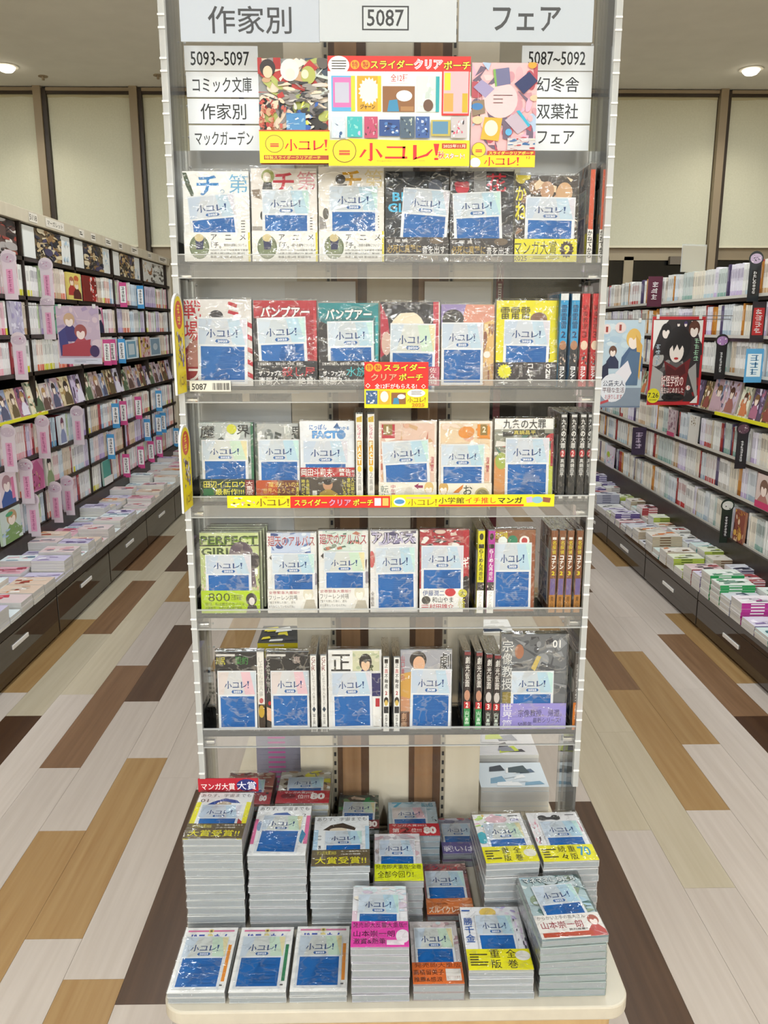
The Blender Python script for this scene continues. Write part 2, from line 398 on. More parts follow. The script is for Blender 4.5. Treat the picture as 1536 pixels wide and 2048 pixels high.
for i, (px_, py_) in enumerate([(86, 152), (316, 150)]):
    r = ray(px_, py_); t_ = (CEIL - CAM_H) / r[2]
    o = empty('ceiling_sprinkler', (r[0] * t_, r[1] * t_, CEIL), label=['small dark sprinkler head on the ceiling above the left blind', 'small dark sprinkler head beside the acrylic rack on the ceiling'][i], cat='sprinkler')
    tube('plate', (0, 0, -.008), (0, 0, 0), .05, MULLM, o); tube('nozzle', (0, 0, -.04), (0, 0, -.008), .015, MULLM, o)
def lightbar(x, y, label, k=1.0):
    t = empty('ceiling_light_bar', (x, y, CEIL), label=label, cat='ceiling light', group='ceiling light bars')
    box('housing', (-.11, -.62, -.05), (.11, .62, 0), mat('lamp_white', 'e8e4da', .4), t)
    box('diffuser', (-.09, -.6, -.056), (.09, .6, -.05), mat('bar_glow', 'fff6e6', .5, emit=6), t)
    ld = bpy.data.lights.new('light_bar', 'AREA'); ld.shape = 'RECTANGLE'; ld.size = .22; ld.size_y = 1.2
    ld.energy = LAMP_W * k; ld.color = (.88, .958, 1)
    l = bpy.data.objects.new('bar_light', ld); l.location = (0, 0, -.06); link(l, t)
nb = 0
for y, k, far in LAMP_ROWS:
    for x, nm in ((-3.9, 'outside the left bookcase'), (-1.0, 'over the left aisle'), (1.1, 'over the right aisle'), (3.9, 'outside the right bookcase')):
        if y > 7 and abs(x) < 2: continue
        lightbar(x, y, 'white ceiling light bar %s, %s the display rack' % (nm, far), k)

# ================================================================== SIDE BOOKCASES
SHELFM = noisy('shelf_dark', '2a211c', '352a23', (4, 30, 30), .4, .4)
CABM = noisy('cabinet_gloss', '2e251e', '372c24', (30, 3, 30), .035, .9)
BEIGE = noisy('case_beige', 'c9bda6', 'd2c6b0', (20, 20, 3), .5, .3)
PAGE = lin('d9d5cb')
RUNS = {  # spine colour, title colour, foot colour
 -1: [('f0e3e2', 'c06a78', 'e9a8b4'), ('e9e6e4', '6a6470', 'd8d0cc'), ('f3d9dc', 'b04a60', 'f3d9dc'), ('ece9ea', '8a7f94', 'cfe0ee'), ('dfe7ee', '5b7a98', 'c2d6e6'), ('f4e9df', 'c65040', 'e06c50'),
      ('e6d7c8', '6a5548', 'caa77e'), ('d9cfe0', '7a5f96', 'b79cd0'), ('f2efe9', '3c3a3a', 'd9d233'), ('e9c7cf', '9a3450', 'd2587a'), ('c7d8b0', '476a38', 'e6e2d8'), ('b04a50', 'f0e0d8', '702830'), ('ededee', 'aa9a9a', 'f0c8cc'), ('cddbe6', '405a80', '5a9ac8')],
 1: [('ecebe6', '8a8580', 'd8d6d0'), ('f0eeea', '4a4644', 'c8c2b8'), ('e3e2dd', '7a7a78', 'bcd0d6'), ('efe6da', '8a6a50', 'd8b48a'), ('e6e3e0', 'b05048', 'c03a38'), ('dfe3e6', '56667a', 'a9bccb'), ('e9e5ee', '7a5f8a', 'c9b4d8'), ('e8e0d0', '5a4a3a', 'e0dcd0'),
     ('cfd6d2', '3a5a50', '8ab0a4'), ('eceae6', '222222', 'eceae6'), ('d8cdbb', '5a4836', 'b48a5a'), ('a23c38', 'f0e6e0', '7a2420'), ('5a4e70', 'e6e0ea', '3c3450'), ('c98a3c', 'fff0d8', 'a0601c')]}
def spinebook(V, F, C, s, X, y, z, w, h, d, run, q):
    """one upright book: spine bands towards the aisle, cover sides, page block on top"""
    base, ti, ft = lin(run[0]), lin(run[1]), lin(run[2])
    xs, xb = X, X + s * d
    f1, f2, f3 = h * .2, h * (.42 + .2 * q), h * .86
    zs = [0, f1, f2, f3, h]; cs = [ft, base, tuple(a * .5 + b * .5 for a, b in zip(base, ti)) if q > .7 else base, base]
    for i in range(4):
        n = len(V); V += [(xs, y, z + zs[i]), (xs, y + w, z + zs[i]), (xs, y + w, z + zs[i + 1]), (xs, y, z + zs[i + 1])]
        F.append((n, n + 1, n + 2, n + 3) if s < 0 else (n + 3, n + 2, n + 1, n)); C.append(cs[i])
    n = len(V); V += [(xs - s * .0006, y + w * .3, z + h * .5), (xs - s * .0006, y + w * .7, z + h * .5), (xs - s * .0006, y + w * .7, z + h * .84), (xs - s * .0006, y + w * .3, z + h * .84)]
    F.append((n, n + 1, n + 2, n + 3) if s < 0 else (n + 3, n + 2, n + 1, n)); C.append(tuple(a * .55 + b * .45 for a, b in zip(base, ti)))
    n = len(V); V += boxv((min(xs, xb), y, z), (max(xs, xb), y + w, z + h))
    for f, c in zip(BOXF, (PAGE, PAGE, base, base, base, base)):
        if f in ((3, 0, 4, 7), (1, 2, 6, 5)):   # the spine side is already drawn, the fore-edge is paper
            front = (f == (3, 0, 4, 7)) == (s > 0)
            if front: continue
            c = PAGE
        F.append(tuple(i + n for i in f)); C.append(c)
ORD = ['first', 'second', 'third', 'fourth', 'fifth', 'sixth', 'seventh', 'eighth', 'ninth', 'tenth', 'eleventh', 'twelfth', 'thirteenth', 'fourteenth', 'fifteenth', 'sixteenth', 'seventeenth', 'eighteenth', 'nineteenth',
       'twentieth', 'twenty-first', 'twenty-second', 'twenty-third', 'twenty-fourth', 'twenty-fifth', 'twenty-sixth', 'twenty-seventh', 'twenty-eighth', 'twenty-ninth', 'thirtieth']
def cname(h):
    import colorsys
    r, g, b = [int(h[i:i + 2], 16) / 255 for i in (0, 2, 4)]; hh, ss, vv = colorsys.rgb_to_hsv(r, g, b); hh *= 360
    if ss < .05: return 'white' if vv > .85 else 'grey' if vv > .3 else 'black'
    tone = 'pale ' if ss < .22 and vv > .7 else 'dark ' if vv < .45 else ''
    return tone + ('red' if hh < 15 or hh > 345 else 'orange' if hh < 40 else 'yellow' if hh < 70 else 'green' if hh < 165 else 'blue' if hh < 255 else 'purple' if hh < 300 else 'pink')
SIDE = {-1: 'left', 1: 'right'}
CASE = {-1: dict(X=1.95, boards=[1.94, 1.725, 1.51, 1.30, 1.06, .83, .62, .42], top=2.2, y0=2.15, y1=8.25, face=1.60, cab=.275, near=(4.3, 4.4)),
        1: dict(X=2.0, boards=[1.71, 1.497, 1.295, 1.075, .845, .645, .41], top=1.73, y0=2.35, y1=7.3, face=1.705, cab=.215, near=(4.1, 4.2))}
FACEROW = {-1: (0, 4), 1: (3,)}
RESERVED = {}     # (side,row) -> list of y intervals taken by face-out books and dividers
def reserve(s, row, ya, yb): RESERVED.setdefault((s, row), []).append((ya, yb))
def is_free(s, row, ya, yb): return all(yb <= a or ya >= b for a, b in RESERVED.get((s, row), []))
def ypx(s, x, y): return atX(x, y, s * CASE[s]['X'])[1]

def build_case(s):
    c = CASE[s]; X = s * c['X']; B = s * (c['X'] + .26)
    t = empty('bookcase', (0, 0, 0), label=('tall dark bookcase with a beige header along the left aisle' if s < 0 else 'lower dark bookcase filled with white spines along the right aisle'), cat='bookcase')
    lo, hi = sorted((X, B))
    box('back_panel', (min(B, B + s * .02), c['y0'], 0), (max(B, B + s * .02), c['y1'], c['top'] - (.02 if s > 0 else 0)), SHELFM, t)
    for z in c['boards']:
        box('shelf', (lo, c['y0'], z - .022), (hi, c['y1'], z), SHELFM, t)
        if s > 0: box('shelf_edge', (lo - .003, c['y0'], z - .004), (lo, c['y1'], z + .012), mat('edge_strip', 'cfcac0', .3), t)
    y = 4.82 - .83 * 3
    while y < c['y1']:
        if s < 0: box('upright', (lo, y - .012, .3), (hi, y + .012, c['top'] - .06), SHELFM, t)
        y += .83
    box('end_panel', (lo, c['y0'] - .025, 0), (hi, c['y0'], c['top'] - .02), BEIGE, t, .004)
    if s < 0:
        box('header', (lo, c['y0'], 2.128), (X + .012, c['y1'] + .02, 2.2), BEIGE, t, .003)
        box('end_panel', (lo, c['y1'], 0), (X + .012, c['y1'] + .4, 2.2), BEIGE, t, .004)
        for px_, w, tx in ((62, .12, '5118'), (105, .3, 'マーガレット'), (157, .1, ''), (180, .1, ''), (210, .14, ''), (234, .1, ''), (262, .2, ''), (292, .12, ''), (318, .3, '')):
            yy = ypx(-1, px_, 440)
            P = Print((0, 0, 100, 30), w, .05); P.rect(0, 0, 100, 30, 'e6ddcf'); P.text(tx, 8, 6, 92, 24, '4a4038') if tx else P.lines(15, 9, 85, 24, 2, '8a7e70', px_, .5)
            P.make('header_label', t, loc=(X + .0135, yy, 2.14), rot=(0, 0, PI / 2))
    else:
        box('end_panel', (lo, c['y1'], 0), (hi, c['y1'] + .03, 1.7), BEIGE, t, .004)
        box('riser', (lo - .02, c['y0'], .2), (lo, c['y1'], .41), SHELFM, t)
    if s < 0: box('riser', (X, c['y0'], .2), (X + .02, c['y1'], .41), SHELFM, t)
    # storage cabinets under the table edge, one thing each
    seams = [2.15, 3.06, 3.985, 4.83, 5.68, 6.53, 7.38, 8.25] if s < 0 else [2.35, 3.2, 4.04, 4.87, 5.7, 6.5, 7.3]
    labs = ['cut off by the photo edge', 'nearest the camera', 'second along', 'third along', 'fourth along', 'fifth along', 'last along', 'farthest along']
    for i in range(len(seams) - 1):
        a, b = seams[i] + .004, seams[i + 1] - .004
        cb = empty('storage_cabinet', (s * c['face'], (a + b) / 2, 0), label='glossy dark brown storage cabinet of the %s aisle, %s' % (SIDE[s], labs[i]), cat='cabinet', group='low cabinets of the %s aisle' % SIDE[s])
        h = (b - a) / 2; f0 = .0
        l2, h2 = sorted((f0 + s * .02, s * (c['X'] - .03 - c['face'])))
        box('body', (l2, -h, .02), (h2, h, c['cab']), SHELFM, cb)
        l2, h2 = sorted((f0, s * .019)); box('drawer_front', (l2, -h + .002, .022), (h2, h - .002, c['cab'] - .055), CABM, cb, .002)
        df = [o for o in cb.children if o.name.startswith('drawer_front')][0]
        hy = (.0 if s < 0 else -.0)
        l2, h2 = sorted((f0 - s * .006, f0)); box('handle', (l2, hy - .085, c['cab'] - .125), (h2, hy + .085, c['cab'] - .105), mat('handle_white', 'e6e2dc', .35), df, .002)
        l2, h2 = sorted((f0, s * .02)); box('top_rail', (l2, -h, c['cab'] - .052), (h2, h, c['cab']), SHELFM if s < 0 else CABM, cb)
        l2, h2 = sorted((s * .03, s * .06)); box('plinth', (l2, -h, 0), (h2, h, .02), mat('plinth_black', '15110e', .6), cb)
    return t
for s in (-1, 1): build_case(s)

# ---- plates, pops and face-out books on the side bookcases
def plate(name, s, row, x, y, w, h, col, text, label, tcol='303030', label_bg='f2f0ee', round_top=None, cat='divider', group=None, dz=0.0, reach=.0):
    """index plate standing out of the shelf towards the aisle, facing down the aisle"""
    c = CASE[s]; Y = ypx(s, x, y); X = s * c['X']
    t = empty(name, (X - s * (w / 2 + .004 + reach), Y, c['boards'][row] - .02 + dz), label=label, cat=cat, group=group)
    if round_top:
        pts = [(-w / 2, 0), (w / 2, 0), (w / 2, h * .72)] + [(w * .62 * math.cos(a), h * .85 + w * .62 * math.sin(a)) for a in [-.6 + i * (PI + 1.2) / 12 for i in range(13)]] + [(-w / 2, h * .72)]
    else: pts = [(-w / 2, 0), (w / 2, 0), (w / 2, h), (-w / 2, h)]
    prism('board', pts, 0, .0025, mat('plate_' + col, col, .4), t)
    P = Print((0, 0, 100, 400), w, h, -.0004)
    if round_top:
        P.ell(50, 60, 52, 40, round_top); P.art(15, 30, 85, 90, [round_top, 'f0e6ea', tcol, col], 6, int(x * 7 + y))
        P.rect(26, 150, 74, 350, label_bg); P.vert(text, 36, 160, 64, 340, tcol) if isinstance(text, str) else P.scrib(36, 160, 64, 340, text, tcol, int(x + y))
    else: P.rect(10, 60, 90, 330, label_bg); P.vert(text, 22, 70, 78, 320, tcol) if isinstance(text, str) else P.scrib(24, 74, 76, 318, text, tcol, int(x + y))
    P.make('plate_print', t)
    tube('arm', (s * w / 2, .001, .01), (s * (w / 2 + .02 + reach), .001, .01), .002, mat('wire', '8a8680', .3, .5, 1), t)
    reserve(s, row, Y - .004, Y + .008)
BL, PK = '4a9ad0', 'd0508c'
LP = [(237, 575, 1, PK), (272, 575, 1, BL), (205, 700, 3, PK), (216, 700, 3, PK), (235, 698, 3, BL), (345, 690, 3, BL), (222, 820, 5, BL), (238, 815, 5, PK), (268, 800, 5, PK), (310, 790, 5, BL), (213, 890, 6, BL), (287, 855, 6, BL),
      (310, 845, 6, BL), (319, 840, 6, BL), (245, 937, 7, PK), (275, 920, 7, PK), (295, 905, 7, PK), (312, 895, 7, PK), (347, 885, 7, BL)]
seen_ = {}
for i, (x, y, row, c) in enumerate(LP):
    k = (row, c); seen_[k] = seen_.get(k, 0) + 1
    plate('author_divider', -1, row, x, y, .055, .185, c, 4 + i % 3, '%s author divider plate, %s from the camera on shelf %s of the left bookcase' % ('blue' if c == BL else 'pink', ORD[seen_[k] - 1], ORD[row]), group='author divider plates')
POPL = [(4, 545, 1, 'red one cut by the photo edge'), (80, 560, 1, 'on the second shelf'), (84, 640, 2, 'on the third shelf beside the green comics'), (26, 720, 3, 'on the fourth shelf'), (72, 865, 5, 'on the sixth shelf near the camera'), (143, 845, 5, 'on the sixth shelf farther along'),
        (3, 895, 5, 'at the photo edge on the sixth shelf'), (40, 975, 6, 'on the seventh shelf'), (100, 1020, 7, 'next to the black tag on the lowest shelf'), (125, 1010, 7, 'on the lowest shelf by the orange spines'), (55, 1060, 7, 'on the lowest shelf near the photo edge')]
for i, (x, y, row, lb) in enumerate(POPL):
    plate('round_top_pop', -1, row, x, y, .07, .25, 'd8cad2', 5 + i % 2, 'pale pink round-topped pop sign ' + lb, 'b05a84', 'dc9cba', 'c9b6c4', 'pop sign', 'round-topped pop signs', dz=-.01)
POPR = [(1522, 560, 0, '20262a', 'b9a6c0', 'on the top shelf at the photo edge'), (1454, 715, 2, '201c1e', 'b48ac0', 'on the third shelf beside lilac spines'), (1497, 890, 4, '231d22', '6a4a58', 'on the fifth shelf'), (1465, 1040, 6, '1d2a20', 'd8d8d0', 'on the lowest shelf')]
for i, (x, y, row, c, rc, lb) in enumerate(POPR):
    plate('round_top_pop', 1, row, x, y, .06, .25, c, ['わたしの幸せな', 7, 8, 7][i], 'black round-topped pop sign with white lettering ' + lb, 'f0f0f0', '202020', rc, 'pop sign', 'black pop signs', dz=-.01)
plate('series_sign', 1, 0, 1326, 575, .1, .2, '5a2238', 3, 'dark red series sign with white lettering on the top right shelf', 'f4eef0', '5a2238', cat='sign')
plate('series_sign', 1, 5, 1292, 890, .1, .2, '3a2c44', 3, 'dark purple series sign on the right bookcase beside a red spine', 'd8c8e0', '3a2c44', cat='sign', dz=.02)
plate('series_sign', 1, 1, 1532, 640, .07, .2, '2a2228', 4, 'black and red series sign at the right photo edge, second shelf', 'f0e0e0', 'b02a2c', cat='sign')
plate('series_sign', 1, 2, 1527, 730, .09, .17, '5aa6d8', 3, 'blue framed notice on the third right shelf', '4a88b8', 'e8f2f6', cat='sign')

def faceout(s, row, x, y, w, h, base, E, label, tilt=-.12, cat='comic', group=None, dx=.0, ydir=None):
    c = CASE[s]; Y = ypx(s, x, y) if ydir is None else ydir; X = s * c['X']
    rz = PI / 2 if s < 0 else -PI / 2
    o = box('display_comic', (-w / 2, 0, 0), (w / 2, .014, h), mat('cover_' + base, base, .35), loc=(X - s * (.006 + dx), Y, c['boards'][row] + .002), rot=(0, 0, rz))
    o.rotation_euler = Matrix.Rotation(rz, 3, 'Z').to_4x4().to_3x3().__matmul__(Matrix.Rotation(tilt, 3, 'X')).to_euler()
    tag(o, label, cat, group)
    P = Print((0, 0, 100, 140), w, h, -.0004); spec(P, E); P.make('cover_print', o)
    reserve(s, row, Y - w / 2 - .004, Y + w / 2 + .004)
    return o
# top row on the left: large illustration boards, one per bay
BAY = [3.98, 4.82, 5.65, 6.47, 7.29, 8.1]
BT = ['cut by the photo edge with pale figures', 'in the first full bay', 'in the second full bay', 'in the third full bay', 'in the last bay by the end panel']
for i in range(5):
    yc, w = (BAY[i] + BAY[i + 1]) / 2, .74
    o = box('illustration_board', (-w / 2, 0, 0), (w / 2, .012, .175), mat('board_white', 'ecebe6', .35), loc=(-1.958, yc, 1.943), rot=(0, 0, PI / 2))
    tag(o, 'white illustration board on the top left shelf ' + BT[i], 'poster', 'illustration boards on the top shelf')
    P = Print((0, 0, 100, 30), w, .175, -.0004)
    if i == 0: P.rect(30, 0, 100, 30, '5a4440'); P.art(30, 0, 100, 30, ['9a4a40', 'd8d0c8', '3c3436', 'b0a8a4', '2c2628'], 26, 3); P.rect(40, 4, 66, 30, 'd9d6d2'); P.art(40, 4, 66, 30, ['8a94a0', 'c0c4c8', 'efeeec'], 10, 5)
    elif i == 4: P.rect(0, 0, 100, 30, 'dcdad4'); P.art(5, 2, 45, 30, ['a87850', 'd8c8b0', '6a5a50'], 12, 4); P.art(45, 2, 100, 30, ['8a8278', 'c8c4b8', 'e6e4de', '5a564e'], 18, 8)
    else:
        P.rect(22, 0, 78, 30, '6b5a44'); P.art(22, 0, 78, 30, ['2c2a30', 'c9b088', '3a3848', 'd8c8a8', '8a6a48', '403a34', 'b89868', '4a4460'], 60, 20 + i)
        P.art(80, 4, 96, 28, ['b8cddc', '7aa6c8', 'e6eaec'], 5, 40 + i)
    P.make('picture', o); reserve(-1, 0, yc - .4, yc + .4)
faceout(-1, 1, 148, 575, .25, .172, 'e0cc70', [('r', 0, 0, 100, 140, 'e0cc70'), ('e', 68, 28, 18, 16, 'c8643c'), ('f', 32, 45, 17, 'b07050', 'f0d8c0', 'b03a34'), ('f', 66, 62, 17, 'e2b070', 'f4e0c8', '5a2a24')], 'yellow comic with two red-haired figures facing out on the second left shelf', -.03)
faceout(-1, 1, 180, 575, .26, .17, '8a2a26', [('r', 0, 0, 100, 140, '7a241f'), ('a', 40, 5, 100, 140, ['d83a34', 'e8b0a8', 'b02a28', 'f0d8d0'], 18, 3)], 'dark red comic facing out beside the yellow one on the left', -.03)
faceout(-1, 2, 33, 645, .16, .178, 'c9c3d6', [('r', 0, 0, 100, 140, 'c0b8cc'), ('a', 0, 0, 100, 140, ['a79cbf', 'd8d2e2', 'b8b0cc', 'e2dde8'], 20, 9)], 'lilac wrapped comic facing out on the third left shelf', -.03)
faceout(-1, 2, 108, 645, .2, .178, '4a8a70', [('r', 0, 0, 100, 140, '6aa084'), ('a', 0, 0, 100, 140, ['3a6a58', '8ab89c', 'd8cc70', '2c5a4c'], 12, 10)], 'green comic facing out behind the hanging couple poster', -.03)
faceout(-1, 2, 198, 640, .17, .178, 'cf6a94', [('r', 0, 0, 100, 140, 'e4b8cc'), ('r', 88, 0, 100, 140, 'c03a70'), ('f', 55, 40, 24, '2c2430', 'f0dcd0', '2c2f4a')], 'pink comic with a dark-haired figure facing out on the third left shelf', -.03)
faceout(-1, 3, 262, 695, .3, .15, '5a94b4', [('r', 0, 0, 100, 140, 'dfe8ec'), ('r', 8, 10, 92, 130, '7aa4bc'), ('r', 22, 30, 78, 110, 'c8d4da')], 'blue framed notice card on the fourth left shelf', -.03)
faceout(-1, 3, 310, 695, .36, .16, '7a98b0', [('r', 0, 0, 100, 140, 'd4dce2'), ('r', 8, 10, 92, 130, '88a0b4'), ('e', 50, 70, 22, 26, 'c2ccd4')], 'grey blue notice card near the far end of the fourth left shelf', -.03)
faceout(-1, 3, 290, 690, .3, .17, 'd0b860', [('r', 0, 0, 100, 140, 'd8b4b0'), ('a', 0, 0, 100, 140, ['c8a850', '5a3a30', 'e0c8c0', 'b85a68'], 16, 12)], 'gold and pink comic facing out between two notice cards', -.03)
# fifth left shelf: dark bins with face-out books
PAL = [['b8a09a', 'd8c8c0', '6a5048', 'a06a60', 'c8b4c4'], ['8a94b0', 'd8d4d8', '5a5a70', 'c0a0a8', 'e0d0c8'], ['b09060', 'e0d0a8', '6a5a40', '8a4a40', 'd8c0a0'], ['c8b8d0', '8a7a98', 'e4dce8', 'a86a80', '5a4a60'], ['a8b89a', 'dcd8c0', '5a6a50', 'c87a50', 'e8dcc0']]
yy = 4.16; k = 0
while yy < 8.1:
    w = R.choice([.113, .128, .15, .182]); pl = PAL[k % 5]
    h = .165 if w < .14 else .185
    o = faceout(-1, 4, 0, 0, w, h, pl[1], [('r', 0, 0, 100, 140, pl[R.randrange(5)]), ('a', 0, 0, 100, 140, pl, 18, k), ('f', R.uniform(30, 70), 50, 20, R.choice(['3a302c', 'b08a58', '5a4438']), 'e8d4c4', pl[2])],
                'face-out comic %s from the camera in the dark display row of the left bookcase' % (ORD[k] if k < 30 else 'last'), -.2, group='face-out comics in the left display row', ydir=yy + w / 2)
    yy += w + R.uniform(.004, .03); k += 1
box('price_strip', (-1.945, 3.9, 1.045), (-1.938, 4.95, 1.062), mat('strip_yellow', 'e3dc2a', .4), bpy.data.objects['bookcase'])
yy = 4.05; k = 0
while yy < 7.2:
    w = R.choice([.113, .128, .15, .182]); pl = PAL[(k + 2) % 5]
    faceout(1, 3, 0, 0, w, .165 if w < .14 else .185, pl[1], [('r', 0, 0, 100, 140, pl[R.randrange(5)]), ('a', 0, 0, 100, 140, pl, 18, k + 50), ('f', R.uniform(30, 70), 52, 19, R.choice(['5a3a2c', '7a5a38', '3a302c']), 'e8d4c4', pl[3])],
            'face-out comic %s from the camera in the display row of the right bookcase' % (ORD[k] if k < 30 else 'last'), -.2, group='face-out comics in the right display row', ydir=yy + w / 2)
    yy += w + R.uniform(.004, .05); k += 1
box('price_strip', (1.985, 3.9, 1.06), (1.992, 4.7, 1.078), mat('strip_yellow', 'e3dc2a', .4), bpy.data.objects['bookcase.001'])
for x, y, row, w, base, E, lb in [
    (14, 970, 6, .2, 'e6d4dc', [('r', 0, 0, 100, 140, 'e4d2d8'), ('f', 40, 50, 26, 'b08a90', 'f2e2dc', '3a5a9a'), ('r', 66, 30, 84, 120, 'd87aa0')], 'pale pink pop card with a blue-clothed figure at the left photo edge'),
    (72, 955, 6, .2, 'c87a9a', [('r', 0, 0, 100, 140, 'c98aa8'), ('p', [(10, 20), (60, 0), (100, 60), (90, 140), (0, 130)], 'b85a88'), ('a', 10, 50, 70, 130, ['4a2a28', 'c8a888', '8a3a38'], 10, 5)], 'pink pop card with a dark-haired pair on the seventh left shelf'),
    (98, 950, 6, .12, 'd8d4cc', [('r', 0, 0, 100, 140, 'd4d0c4'), ('f', 50, 40, 26, '2a2628', 'f0e0d4', '8a9a70')], 'grey comic with a black-haired figure facing out on the seventh left shelf'),
    (22, 1065, 7, .25, 'b8c8b0', [('r', 0, 0, 100, 140, 'c8d4cc'), ('f', 55, 40, 24, 'b89870', 'f0e0d0', '7a9a5a'), ('e', 45, 22, 18, 9, '4aa070'), ('a', 0, 80, 100, 140, ['8aa870', 'a8c0d8', 'dce4dc'], 10, 4)], 'green pop card with a seated figure at the left photo edge, lowest shelf'),
    (118, 800, 5, .12, 'dde0e6', [('r', 0, 0, 100, 140, 'dfe2e8'), ('f', 50, 40, 22, '6a3a50', 'f0e0dc', '8a94b8')], 'white comic with a purple-haired figure on the sixth left shelf'),
    (215, 960, 7, .2, '9ab4a8', [('r', 0, 0, 100, 140, '4a9a8c'), ('r', 0, 95, 100, 140, 'e8e6e2'), ('r', 85, 0, 100, 95, '7a3a4a')], 'teal striped box set facing out on the lowest left shelf')]:
    faceout(-1, row, x, y, w, .178, base, E, lb, -.03, dx=.004, cat='pop card' if 'card' in lb else 'comic')
for x, y, row, w, base, E, lb in [
    (1530, 985, 5, .16, 'c8b0a8', [('r', 0, 0, 100, 140, 'd8c4bc'), ('f', 50, 55, 26, '7a5a4a', 'f0dcd0', 'b07a70'), ('r', 0, 112, 100, 140, 'c83a6a')], 'pink-footed comic with a plain figure at the right photo edge'),
    (1345, 850, 4, .13, 'b8a0a4', [('r', 0, 0, 100, 140, 'c8b4b8'), ('a', 0, 0, 100, 140, ['8a6a78', 'd8c8cc', 'a87a88', '5a4a54'], 14, 7), ('r', 0, 118, 100, 140, 'c04a70')], 'mauve comic facing out below the hanging posters'),
    (1388, 855, 4, .13, 'dcd6cc', [('r', 0, 0, 100, 140, 'e0dcd4'), ('a', 20, 5, 80, 50, ['a89878', '6a5a48', 'c8b898'], 10, 8)], 'cream comic with a small picture facing out on the fifth right shelf'),
    (1220, 930, 6, .2, 'd8c8d4', [('r', 0, 0, 100, 140, 'e2d8e2'), ('e', 30, 60, 22, 22, 'b8d040'), ('a', 20, 40, 100, 130, ['a0c0dc', 'e08ab0', 'f0f0f0'], 10, 9)], 'pink and lime pop card on the lowest right shelf near the rack'),
    (1475, 1110, 6, .12, 'a06a50', [('r', 0, 0, 100, 140, '8a4a3c'), ('a', 0, 0, 100, 140, ['e0c0a0', 'b8863c', '5a2c28', 'd8a850'], 14, 11)], 'red brown comic leaning above the right table stacks')]:
    faceout(1, row, x, y, w, .172, base, E, lb, -.03, dx=.004, cat='pop card' if 'card' in lb else 'comic')

# ---- rows of spines: the nearest in view one by one, the rest of each bookcase as one mass
def fill_case(s):
    c = CASE[s]; X = s * (c['X'] + .006); SV, SF, SCc = [], [], []
    for row, z in enumerate(c['boards']):
        if row in FACEROW[s]: continue
        y = c['y0'] + .02; run, left, h, w = None, 0, .17, .014; nth = 0
        while y < c['y1'] - .03:
            if left <= 0:
                run = R.choice(RUNS[s]); left = R.randint(2, 12) if RUNS[s].index(run) < (9 if s < 0 else 9) else R.randint(1, 3); h = R.choice([.168, .172, .178, .181]); w = R.uniform(.0115, .0165); q = R.random()
                if R.random() < .1: y += R.uniform(.004, .012)
            left -= 1
            ww = w + R.uniform(-.0008, .0008)
            if not is_free(s, row, y, y + ww): y += .004; continue
            hh = h + R.uniform(-.002, .002); xx = X + s * R.uniform(0, .008)
            a = (xx, y, z + .001, ww - .0004, hh, .113 if h < .175 else .128, run, q)
            if c['near'][0] <= y <= c['near'][1]:
                V, F, C = [], [], []; spinebook(V, F, C, s, 0, 0, 0, a[3], a[4], a[5], run, q)
                o = ob('comic', mesh('comic', V, F, PRINT, C), None, (xx, y, z + .001))
                tag(o, '%s comic spine, %s from photo edge on shelf %s, %s bookcase' % (cname(run[0]), ORD[min(nth, 29)], ORD[row], SIDE[s]), 'comic', 'comic spines on the %s bookcase' % SIDE[s]); nth += 1
            else: spinebook(SV, SF, SCc, s, *a)
            y += ww
    o = ob('comic_rows', mesh('comic_rows', SV, SF, PRINT, SCc)); tag(o, 'dense rows of thin comic spines filling the %s bookcase' % SIDE[s], 'comics', kind='stuff')
for s in (-1, 1): fill_case(s)

# ---- comics lying in stacks on the side tables
def flatbook(V, F, C, s, x, y, z, ln, w, t, pal, q, art=True):
    """a lying book: foot towards the aisle, cover up; the spine looks towards the camera on the right side"""
    sp = lin(pal[0]); e = lin(q.choice(['d6d3ce', 'cfccc8', 'dad6ce']))
    n = len(V); a, b = sorted((x, x + s * ln)); V += boxv((a, y, z), (b, y + w, z + t))
    near, far = (sp, e) if s > 0 else (e, sp)
    for f, c in zip(BOXF, (e, lin(pal[1]), near, e, far, e)): F.append(tuple(i + n for i in f)); C.append(c)
    if s > 0:   # lettering block on the spine that faces the camera
        n = len(V); V += [(a + ln * .25, y - .0005, z + t * .3), (a + ln * .62, y - .0005, z + t * .3), (a + ln * .62, y - .0005, z + t * .7), (a + ln * .25, y - .0005, z + t * .7)]; F.append((n, n + 1, n + 2, n + 3)); C.append(lin(pal[2]))
    if art:
        for j in range(10):
            u, v = q.uniform(.02, .7), q.uniform(.02, .7); du, dv = q.uniform(.15, .4), q.uniform(.12, .36)
            n = len(V); zz = z + t + .0002 * (j + 1)
            P = [(u, v), (min(u + du, .99), v + q.uniform(-.02, .1)), (min(u + du * .8, .98), min(v + dv, .98)), (u + .02, min(v + dv * .7, .98))]
            V += [(a + p[0] * ln, y + p[1] * w, zz) for p in P]; F.append((n, n + 1, n + 2, n + 3)); C.append(lin(q.choice(pal)))
